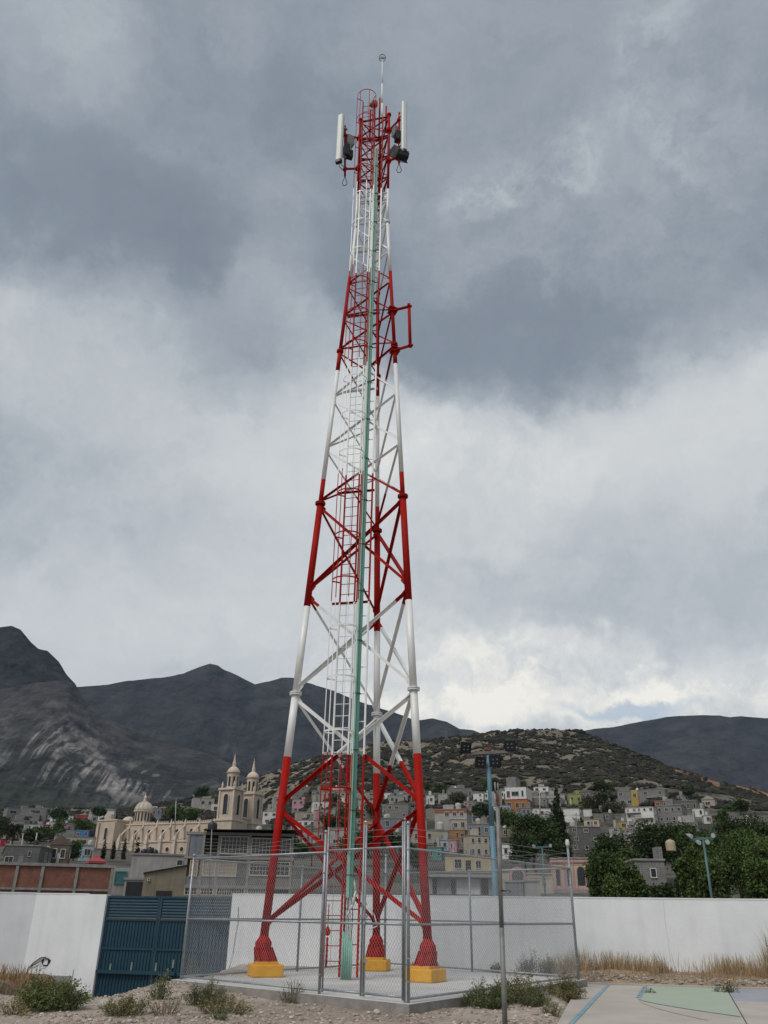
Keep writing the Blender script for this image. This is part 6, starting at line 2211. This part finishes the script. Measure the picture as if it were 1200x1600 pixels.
# far plain trees between the houses: a shared set of small crowns
PROTO = []
for i in range(4):
    PROTO.append(make_tree('tree', 'small dark green tree among the hillside houses', (0, 0, -900), 6, 5.5, 300 + i, n=700, leaf=.62, color=(G1, G2, G2, (.05, .06, .033))[i], group='small trees among the hillside houses', nl=8))
rt = random.Random(4)
first = {0: True, 1: True, 2: True, 3: True}
for i in range(150):
    if i < 100: px = rt.uniform(405, 1190); pb = rt.uniform(1240, 1350)
    else: px = rt.uniform(-10, 340); pb = rt.uniform(1272, 1318)
    if px > 960: pb = rt.uniform(1246, 1300)
    if any(q[0] - 8 < px < q[1] + 8 and q[2] + 2 < pb < q[3] + 16 for q in BOXES): continue
    Y = hit(px, pb); p = at(px, pb, Y); k = rt.randrange(4); s = rt.uniform(.6, 1.25)
    if first[k]:
        first[k] = False; PROTO[k].location = p; PROTO[k]['label'] = place_label('small dark tree', px, pb); PROTO[k].scale = (s,) * 3
    else:
        dup(PROTO[k], p, rt.random() * 6, label=place_label('small dark tree', px, pb), scale=(s * rt.uniform(.9, 1.3), s, s * rt.uniform(.8, 1.15)))


# ------------------------------------------------------------------ posts, lamps and wires
def floodlight(label, px, py, Y, w, mat_lens, yaw, parent_group, tilt=R(-28), square=True):
    c = at(px, py, Y)
    t = thing('floodlight', label, 'floodlight', c, yaw, parent_group)
    m = MB()
    if square:
        m.add([(-w / 2, -.10, -w / 2), (w / 2, -.10, -w / 2), (w / 2, -.10, w / 2), (-w / 2, -.10, w / 2), (-w * .30, .26, -w * .30), (w * .30, .26, -w * .30), (w * .30, .26, w * .30), (-w * .30, .26, w * .30)],
              [(4, 5, 6, 7), (0, 4, 7, 3), (1, 2, 6, 5), (3, 7, 6, 2), (0, 1, 5, 4)])
        m.tube((w * .2, .16, 0), (w * .52, .30, 0), w * .22, 8)
    else:
        q = []
        m.lathe((0, 0, 0), [(w / 2, 0), (w * .46, .1), (w * .2, .28), (w * .12, .36)], 14)
        m.v = [(x, z - .1, -y) for x, y, z in m.v]
    ct, st = math.cos(tilt), math.sin(tilt)
    rot = lambda M_: setattr(M_, 'v', [(x, y * ct + z * st, -y * st + z * ct) for x, y, z in M_.v])
    rot(m)
    m.build('housing', MT['black'] if square else MT['greybox'], t)
    g = MB()
    if square:
        g.add([(-w * .46, -.112, -w * .46), (w * .46, -.112, -w * .46), (w * .46, -.112, w * .46), (-w * .46, -.112, w * .46)], [(0, 1, 2, 3)])
    else:
        g.lathe((0, 0, 0), [(w * .45, 0), (w * .44, .012)], 14); g.v = [(x, z - .115, -y) for x, y, z in g.v]
    rot(g)
    g.build('lens', mat_lens, t)
    if square:
        for i in (-1, 1):
            for j in (-1, 1):
                b = MB(); b.box((i * w * .18, -.118, j * w * .16), (w * .12, .008, w * .09)); rot(b); b.build('reflector_cell', MT['galv'], t)
    return t


def blue_post():
    Y = 34.5
    b = at(776, 1420, Y); top = at(762, 1172, Y)
    t = thing('lamp_post', 'light blue steel lamp post carrying four black floodlights', 'lamp post', b)
    wl_ = tuple(b)
    m = MB(); m.tube(b - Vector((0, 0, 2.5)), b.lerp(top, .5), .115, 14, .10); m.tube(b.lerp(top, .5), top, .10, 14, .085); m.build('post', MT['bluepost'], t, smooth=True, world=wl_)
    m = MB()
    a0, a1 = at(725, 1178, Y - .06), at(801, 1174, Y - .06)
    m.prof(a0, a1, [(-.045, -.06), (.045, -.06), (.045, .06), (-.045, .06)]); m.build('crossarm', MT['wood'], t, world=wl_)
    m = MB(); m.box((top.x, top.y, top.z + .04), (.26, .26, .12)); m.build('head_clamp', MT['rust'], t, world=wl_)
    for k, (px, py) in enumerate(((728, 1178), (797, 1175), (750, 1180), (775, 1180))):
        a = at(px, py, Y); m = MB(); m.box((a.x, a.y - .02, a.z), (.05, .05, .22)); m.build('bracket', MT['black'], t, world=wl_)
    g = 'black floodlights on the light blue post'
    floodlight('black floodlight at the left end of the crossarm on the light blue post', 727, 1167, Y - .18, .46, MT['darklens'], R(12), g)
    floodlight('black floodlight at the right end of the crossarm on the light blue post', 797, 1164, Y - .18, .46, MT['darklens'], R(-16), g)
    floodlight('black floodlight hanging just left of the light blue post', 750, 1190, Y - .2, .46, MT['darklens'], R(14), g)
    floodlight('black floodlight hanging just right of the light blue post', 774, 1188, Y - .2, .48, MT['darklens'], R(-14), g)


blue_post()


def teal_lamp():
    Y = 40.0
    b = at(1113, 1412, Y); top = at(1098, 1308, Y)
    t = thing('lamp_post', 'leaning teal lamp post with a short crossbar, among the trees on the right', 'lamp post', b)
    wl_ = tuple(b)
    m = MB(); m.tube(b - Vector((0, 0, 2)), top, .06, 12, .05); m.build('post', MT['tealpost'], t, smooth=True, world=wl_)
    a0, a1 = at(1078, 1312, Y), at(1115, 1309, Y)
    m = MB(); m.prof(a0, a1, [(-.05, -.05), (.05, -.05), (.05, .05), (-.05, .05)]); m.build('crossarm', MT['tealpost'], t, world=wl_)
    g = 'round lamps on the teal post'
    for px, py, lab, yaw in ((1078, 1306, 'round lamp at the left end of the teal crossbar', 20), (1114, 1305, 'round lamp at the right end of the teal crossbar', -20),
                             (1091, 1316, 'round lamp hanging left of the leaning teal post', 12), (1105, 1315, 'round lamp hanging right of the leaning teal post', -12)):
        floodlight(lab, px, py, Y - .15, .20, MT['lens'], R(yaw), g, R(-20), False)


teal_lamp()


def small_lamp():
    Y = 78.0
    b = at(852, 1402, Y); top = at(847, 1324, Y)
    t = thing('lamp_post', 'thin teal T shaped lamp post left of the yellow house front', 'lamp post', b)
    wl_ = tuple(b)
    m = MB(); m.tube(b - Vector((0, 0, 2)), top, .085, 8, .06); m.build('post', MT['tealpost'], t, smooth=True, world=wl_)
    m = MB(); m.lathe(tuple(at(850, 1384, Y)), [(.2, 0), (.14, .5), (.08, .9)], 8); m.build('post_base', MT['tealpost'], t, world=wl_)
    a0, a1 = at(836, 1324, Y), at(859, 1323, Y)
    m = MB(); m.prof(a0, a1, [(-.06, -.06), (.06, -.06), (.06, .06), (-.06, .06)]); m.build('crossarm', MT['tealpost'], t, world=wl_)
    g = 'round lamps on the thin T shaped post'
    floodlight('round lamp at the left end of the thin T shaped post', 834, 1322, Y - .1, .30, MT['lens'], R(15), g, R(-20), False)
    floodlight('round lamp at the right end of the thin T shaped post', 860, 1321, Y - .1, .30, MT['lens'], R(-15), g, R(-20), False)


small_lamp()


def sports_post():
    Y = 14.4
    b = gz(789, 1606, .0)
    Y = b.y
    t = thing('sports_post', 'weathered grey steel sports post in front of the fence with a rusty bracket', 'post', b)
    wl_ = tuple(b)
    k1 = at(777.5, 1256, Y)
    m = MB(); m.tube(b - Vector((0, 0, .3)), b.lerp(k1, .42), .041, 14); m.tube(b.lerp(k1, .42), k1, .037, 14)
    gp = pmat('weathered_grey_post', (.25, .25, .24), (.15, .15, .145), 5, .6, .1, 60, metal=.3, streak=.5, dirt=(.6, .5, .4))
    m.build('post', gp, t, smooth=True, world=wl_)
    m = MB(); a = at(770.5, 1248, Y); m.box((a.x, a.y + .02, a.z), (.052, .03, .245)); m.build('bracket_plate', MT['galv'], t, world=wl_)
    m = MB(); a = at(780, 1247, Y); m.box((a.x, a.y - .01, a.z), (.085, .05, .25)); m.build('bracket_plate', gp, t, world=wl_)
    m = MB(); a = at(776, 1249, Y); m.box((a.x, a.y - .05, a.z), (.05, .03, .17)); m.lathe((a.x, a.y - .07, a.z - .03), [(.02, 0), (.025, .03), (.02, .06)], 8); m.build('rusty_clamp', MT['rust'], t, world=wl_)
    m = MB(); m.tube(at(774.3, 1240, Y), at(773.3, 1222, Y), .016, 8); m.tube(at(778.5, 1240, Y), at(777.7, 1223, Y), .013, 8); m.build('prong', gp, t, smooth=True, world=wl_)
    m = MB(); a = at(785, 1392, Y)
    m.path([a + Vector((.05 * math.cos(q), .05 * math.sin(q), .01 * math.sin(3 * q))) for q in np.linspace(0, 6.28, 11)], .007, 5)
    m.path([a + Vector((.05, -.02, 0)), a + Vector((.10, -.04, .015)), a + Vector((.14, -.02, -.01)), a + Vector((.10, -.05, -.03))], .005, 5); m.build('tie_wire', MT['cable'], t, world=wl_)


sports_post()


def pole(px, pt, pb, Y, label, r=.09, mat=None, arm=False, pxb=None, name='utility_pole', cat='pole'):
    b = at(pxb or px, pb, Y); top = at(px, pt, Y)
    t = thing(name, label, cat, b)
    m = MB(); m.tube(b - Vector((0, 0, 3)), top, r, 8, r * .75); m.build('shaft', mat or MT['wood'], t, smooth=True, world=tuple(b))
    if arm:
        m = MB(); m.box((top.x, top.y, top.z - .5), (1.6, .12, .12)); m.build('crossarm', mat or MT['wood'], t, world=tuple(b))
    return top


PALE = pmat('pale_concrete_pole', (.42, .40, .37), (.32, .3, .28), 3, .9, 0)
p1 = pole(843, 1237, 1265, 300, 'thin pale pole above the low white house, left of the tall conifer', .22, PALE)
p2 = pole(275, 1251, 1290, 285, 'tall thin pale flagpole in front of the church nave', .16, PALE, name='flagpole', cat='flagpole')
p3 = pole(58, 1301, 1325, 170, 'leaning pale utility pole at the far left', .16, PALE, pxb=55)
p4 = pole(36, 1302, 1322, 180, 'short pale utility pole near the palms', .14, PALE)
p5 = pole(331, 1296, 1345, 94, 'thin steel pole on the lattice barred concrete building', .05, MT['galv'], name='steel_pole')
p6 = pole(1004, 1222, 1240, 390, 'thin dark pole on the roof of the wide grey terrace house', .16, MT['wood'])
p7 = pole(900, 1270, 1332, 200, 'tall wooden utility pole right of the tall conifer', .14, MT['wood'], arm=True)
p8 = pole(648, 1226, 1262, 330, 'wooden utility pole right of the right tower leg', .18, MT['wood'], arm=True)
p9 = pole(488, 1288, 1330, 180, 'dark utility pole seen left of the ladder cage', .12, MT['cable'], arm=True)


def wires(name, label, pts, r, group=None, sag=.6):
    m = MB()
    for a, b in pts:
        a, b = Vector(a), Vector(b); q = []
        for i in range(9):
            s = i / 8; p = a.lerp(b, s); p.z -= 4 * sag * s * (1 - s); q.append(p)
        m.path(q, r, 4)
    o = m.build(name, MT['cable'], None)
    tag(o, label, 'power line', group)


wires('power_line', 'upper thin power line crossing in front of the yellow house front', [(at(775, 1322, 100), at(960, 1340, 92))], .02)
wires('power_line', 'lower thin power line crossing in front of the yellow house front', [(at(775, 1334, 100), at(960, 1349, 92))], .02)
wires('power_line', 'power line sagging between the two wooden utility poles', [(tuple(p8 - Vector((0, 0, .5))), tuple(p7 - Vector((0, 0, .5))))], .03, sag=3)
wires('power_line', 'power line above the left brick building', [(at(-20, 1338, 100), at(345, 1300, 100))], .018)


# ------------------------------------------------------------------ plants and stones in the yard
def near_h(x, y): return float(near_z(np.array([x]), np.array([y]))[0])


def on_ground(px, py):
    z = 0.0
    for _ in range(8):
        p = gz(px, py, z); z = near_h(p.x, p.y)
    return Vector((p.x, p.y, z))


def shrub(label, px, py, hpx, wpx, seed, color, n=1500, leaf=.07, stems=14, spread=1.0, group='weeds growing round the slab', pos=None, name='shrub', cat='shrub'):
    rng = np.random.RandomState(seed)
    b = pos or on_ground(px, py)
    s = ppm(b.y, 0); H, W = hpx / s * .86, wpx / s * 1.05
    t = thing(name, label, cat, b, 0, group)
    m = MB(); P, tone = [], []
    stems = int(stems * 1.9); n = int(n * 1.6)
    for i in range(stems):
        a = rng.rand() * 6.28; rr = W * .5 * math.sqrt(rng.rand()) * spread
        root = Vector((rr * .62 * math.cos(a), rr * .5 * math.sin(a), 0))
        edge = rr / (W * .5)
        hh = H * (1.02 - .62 * edge ** 1.5) * rng.uniform(.45, 1.08) * (1.25 if rng.rand() < .12 else 1)
        tip = Vector((rr * math.cos(a) * 1.12, rr * math.sin(a) * .85, hh))
        root.z = near_h(b.x + root.x, b.y + root.y) - b.z - .03 if pos is None else -.03
        k = 5
        pts = [root.lerp(tip, j / k) + Vector(rng.normal(size=3)) * .025 * H + Vector((0, 0, .08 * H * math.sin(math.pi * j / k))) for j in range(k + 1)]
        for j in range(k): m.tube(pts[j], pts[j + 1], .0035 + .003 * (k - j) / k, 3)
        tn = .55 + .9 * rng.rand()
        for q in range(n // stems):
            u = rng.rand() ** .8; j = min(k - 1, int(u * k)); p = pts[j].lerp(pts[j + 1], u * k - j)
            P.append(np.array(p) + rng.normal(size=3) * (.02 + H * .075 * (1.25 - .75 * u))); tone.append(tn * (.75 + .5 * u))
    tag(m.build('stem', pmat_stem, t), kind='stuff')
    P = np.array(P); P[:, 2] = np.maximum(P[:, 2], -.02)
    leaf_mesh('leaves', P, leaf * .62 * (.45 + 1.1 * rng.rand(len(P))), np.array(color) * 1.25, rng, t, np.array(tone), droop=-.35, aspect=.30)


pmat_stem = pmat('weed_stem', (.16, .13, .075), (.1, .085, .05), 8, .95, 0)
SG, OG, YG = (.085, .105, .055), (.115, .115, .06), (.16, .14, .07)
shrub('large green bush in front of the left white wall', 78, 1579, 66, 100, 1, (.070, .095, .038), 5200, .08, 40)
shrub('sparse tall weed left of the large green bush', 22, 1586, 34, 44, 2, YG, 700, .05, 12)
shrub('grey green weeds at the foot of the teal gate', 196, 1586, 40, 62, 3, (.12, .125, .065), 1900, .06, 22)
shrub('thin weed beside the left slab corner', 256, 1584, 36, 56, 4, OG, 420, .045, 14)
shrub('leafy weed in front of the teal gate, left of the slab', 247, 1562, 48, 34, 5, SG, 900, .06, 12)
shrub('dense grey green weeds along the left front edge of the slab', 322, 1570, 42, 66, 6, (.080, .092, .058), 3200, .055, 34)
shrub('olive weeds spreading below the dense weeds at the slab edge', 352, 1583, 34, 80, 7, (.13, .125, .07), 2000, .05, 34)
shrub('small low weed on the dirt below the slab edge', 340, 1594, 16, 36, 8, SG, 500, .045, 10)
shrub('small weed with tall thin stems in front of the left gate post', 456, 1567, 40, 42, 9, SG, 700, .045, 16)
shrub('large dark green weeds against the right front of the slab', 762, 1575, 46, 74, 10, (.060, .080, .040), 4200, .065, 36)
shrub('tall leafy weeds behind the grey sports post', 812, 1566, 58, 78, 11, (.095, .100, .050), 3400, .065, 34)
shrub('low dark weeds right of the grey sports post', 838, 1572, 26, 50, 14, (.060, .078, .040), 1500, .06, 22)
shrub('bushy weeds at the foot of the right fence post', 882, 1556, 48, 62, 12, (.095, .100, .048), 3000, .065, 32)
shrub('small pale weed beside the court edge', 860, 1585, 26, 34, 13, (.12, .12, .075), 600, .045, 14)
shrub('small dark shrub in the dry grass by the court edge', 1135, 1538, 32, 34, 15, (.045, .065, .03), 700, .06, 12)
shrub('small dark weed in the dry grass at the middle of the court edge', 1013, 1539, 14, 22, 16, (.045, .06, .03), 400, .05, 10)
for i, (px, py, h, lab) in enumerate(((838, 1516, 48, 'tall grey weed behind the fence right of the sports post'), (822, 1518, 36, 'weed behind the fence just right of the sports post'), (775, 1514, 22, 'low weed behind the back rail of the fence'),
                                      (856, 1519, 34, 'bushy weed inside the right corner of the fence'), (300, 1530, 60, 'tall thin dry stalk by the left fence corner'))):
    p = gz(px, py, .02)
    if px > 400: p = Vector((p.x * 26.6 / p.y, 26.6, .05))
    else: p = Vector((-4.35, 21.6, .1))
    shrub(lab, px, py, h, h * .8, 30 + i, (.085, .095, .065) if px > 400 else YG, 700 if px > 400 else 200, .07, 12 if px > 400 else 4, pos=p)

# dry grass along the wall and on the left bank
DRY = pmat('dry_grass_blades', (1.1, 1.1, 1.1), (.8, .8, .8), 4, .9, 0, attr=True)


def blades(name, label, pts, hts, cols, rng, lean=.35, w=.012):
    n = len(pts)
    a = rng.rand(n) * 6.28
    tip = np.stack([np.cos(a), np.sin(a) * .6, np.zeros(n)], 1) * (hts * lean * rng.rand(n))[:, None]
    tip[:, 2] = hts
    mid = tip * .5; mid[:, 2] = hts * .58
    b = rng.rand(n) * 3.14
    s = np.stack([np.cos(b), np.sin(b), np.zeros(n)], 1) * w
    V = np.stack([pts - s, pts + s, pts + mid + s * .8, pts + mid - s * .8, pts + tip + s * .25, pts + tip - s * .25], 1).reshape(-1, 3)
    o = np.arange(n)[:, None] * 6
    Fc = np.concatenate([o + np.array([[0, 1, 2, 3]]), o + np.array([[3, 2, 4, 5]])], 0)
    m = np_mesh(name, V, Fc, DRY, None, np.repeat(cols, 6, 0))
    return tag(m, label, 'grass', kind='stuff')


def dry_grass():
    rng = np.random.RandomState(8)
    n = 30000
    x = rng.uniform(5.0, 17, n); off = rng.gamma(1.5, .75, n)
    y = wallY(x) - .12 - off
    y = np.maximum(y, 24.35 - .223 * x + .7)
    dens = NZ.fbm(x * .9, y * .5, 6., 3)
    k = (rng.rand(n) < sm(.36, .66, dens) * .9 + .04) & (y > 25.0 - .223 * x)
    x, y, off = x[k], y[k], off[k]
    z = near_z(x, y) - .02
    tall = sm(.45, .7, NZ.fbm(x * .6 + 9, y * .3, 2., 3))
    h = (.10 + .85 * rng.rand(len(x)) ** 2.2) * (.55 + .9 * tall) * np.clip(1.2 - .34 * off, .25, 1.1)
    c = np.where(rng.rand(len(x), 1) < .62, np.array([[.50, .41, .27]]), np.array([[.34, .22, .12]])) * (.6 + .6 * rng.rand(len(x), 1))
    low = (h < .30) | (off > 1.3)
    c[low] = np.array([.33, .225, .125]) * (.6 + .7 * rng.rand(low.sum(), 1))
    blades('dry_grass', 'tall dry straw coloured grass along the foot of the right white wall', np.stack([x, y, z], 1), h, c, rng, .5, .008)
    n = 7000
    x = rng.uniform(-14.5, -8.6, n); y = rng.uniform(22.5, 31, n)
    k = (y < wallY(x) - .2) & (NZ.fbm(x * .8, y * .8, 3., 3) > .47)
    x, y = x[k], y[k]
    z = near_z(x, y) - .02
    h = .10 + .38 * rng.rand(len(x)) ** 2
    c = np.where(rng.rand(len(x), 1) < .55, np.array([[.30, .17, .08]]), np.array([[.34, .28, .14]])) * (.6 + .6 * rng.rand(len(x), 1))
    blades('dry_grass', 'dry reddish grass on the bank below the left white wall', np.stack([x, y, z], 1), h, c, rng, .5)


dry_grass()

# gravel and stones
def gravel():
    rng = np.random.RandomState(12)
    n = 22000
    x = rng.uniform(-9, 9, n); y = 14 + 12 * rng.rand(n) ** 1.6
    px = (x - 5.16) * CU.x + (y - 23.75) * CU.y; py = (x - 5.16) * CV.x + (y - 23.75) * CV.y
    px = px - .04 * py
    inside = (px > -.02) & (py < .3)
    c2 = np.array([[p.x, p.y] for p in big])
    ins = np.ones(n, bool)
    for i in range(4):
        a, b = c2[i], c2[(i + 1) % 4]
        ins &= ((b[0] - a[0]) * (y - a[1]) - (b[1] - a[1]) * (x - a[0])) > 0
    dens = NZ.fbm(x * .7, y * .7, 2., 3)
    k = ~inside & ~ins & (rng.rand(n) < sm(.38, .62, dens) * .9 + .12)
    x, y = x[k], y[k]
    s = .009 + .036 * rng.rand(len(x)) ** 4
    z = near_z(x, y) + s * .2
    c = np.where(rng.rand(len(x), 1) < .6, np.array([[.45, .39, .335]]), np.array([[.30, .245, .195]])) * (.7 + .5 * rng.rand(len(x), 1))
    m = pmat('gravel_stone', (1.05, 1.05, 1.05), (.8, .8, .8), 9, .95, 0, attr=True)
    tag(blobs('gravel', np.stack([x, y, z], 1), s, .7, c, m, rng, .3), 'loose pale gravel scattered over the dirt', 'gravel', kind='stuff')
    # rubble strip under the dry grass
    n = 1500
    x = rng.uniform(5.0, 16, n); y = 25.05 - .223 * x + rng.gamma(1.6, .4, n)
    s = .015 + .055 * rng.rand(n) ** 3
    z = near_z(x, y) + s * .2
    c = np.array([[.36, .31, .26]]) * (.5 + .7 * rng.rand(n, 1))
    dk = x > 11.2
    c[dk & (y < 25.7 - .223 * x)] *= .35
    tag(blobs('rubble', np.stack([x, y, z], 1), s, .7, c, m, rng, .3), 'broken stone rubble along the far edge of the court', 'rubble', kind='stuff')
    rock = pmat('pale_rock', (.50, .46, .41), (.36, .33, .29), 5, .95, .5)
    for i, (pxx, pyy, w, lab) in enumerate(((162, 1575, .32, 'pale grey rock at the foot of the gate pillar'), (250, 1553, .22, 'small pale rock left of the slab corner'), (640, 1578, .16, 'small rock at the near corner of the slab'),
                                          (668, 1579, .13, 'little stone right of the near slab corner'), (589, 1584, .17, 'flat pale stone on the dirt in front of the gate'), (203, 1598, .12, 'dark flat stone at the bottom left'),
                                          (887, 1551, .20, 'dark stone lying at the left edge of the court'))):
        p = on_ground(pxx, pyy)
        o = blobs('rock', np.array([[0, 0, w * .18]]), np.array([w * .55]), .62, np.array([[1, 1, 1]]), rock, np.random.RandomState(50 + i), .28)
        o.location = p
        o.modifiers.new('round', 'SUBSURF').levels = 1
        tag(o, lab, 'rock', 'loose rocks in the yard')


gravel()
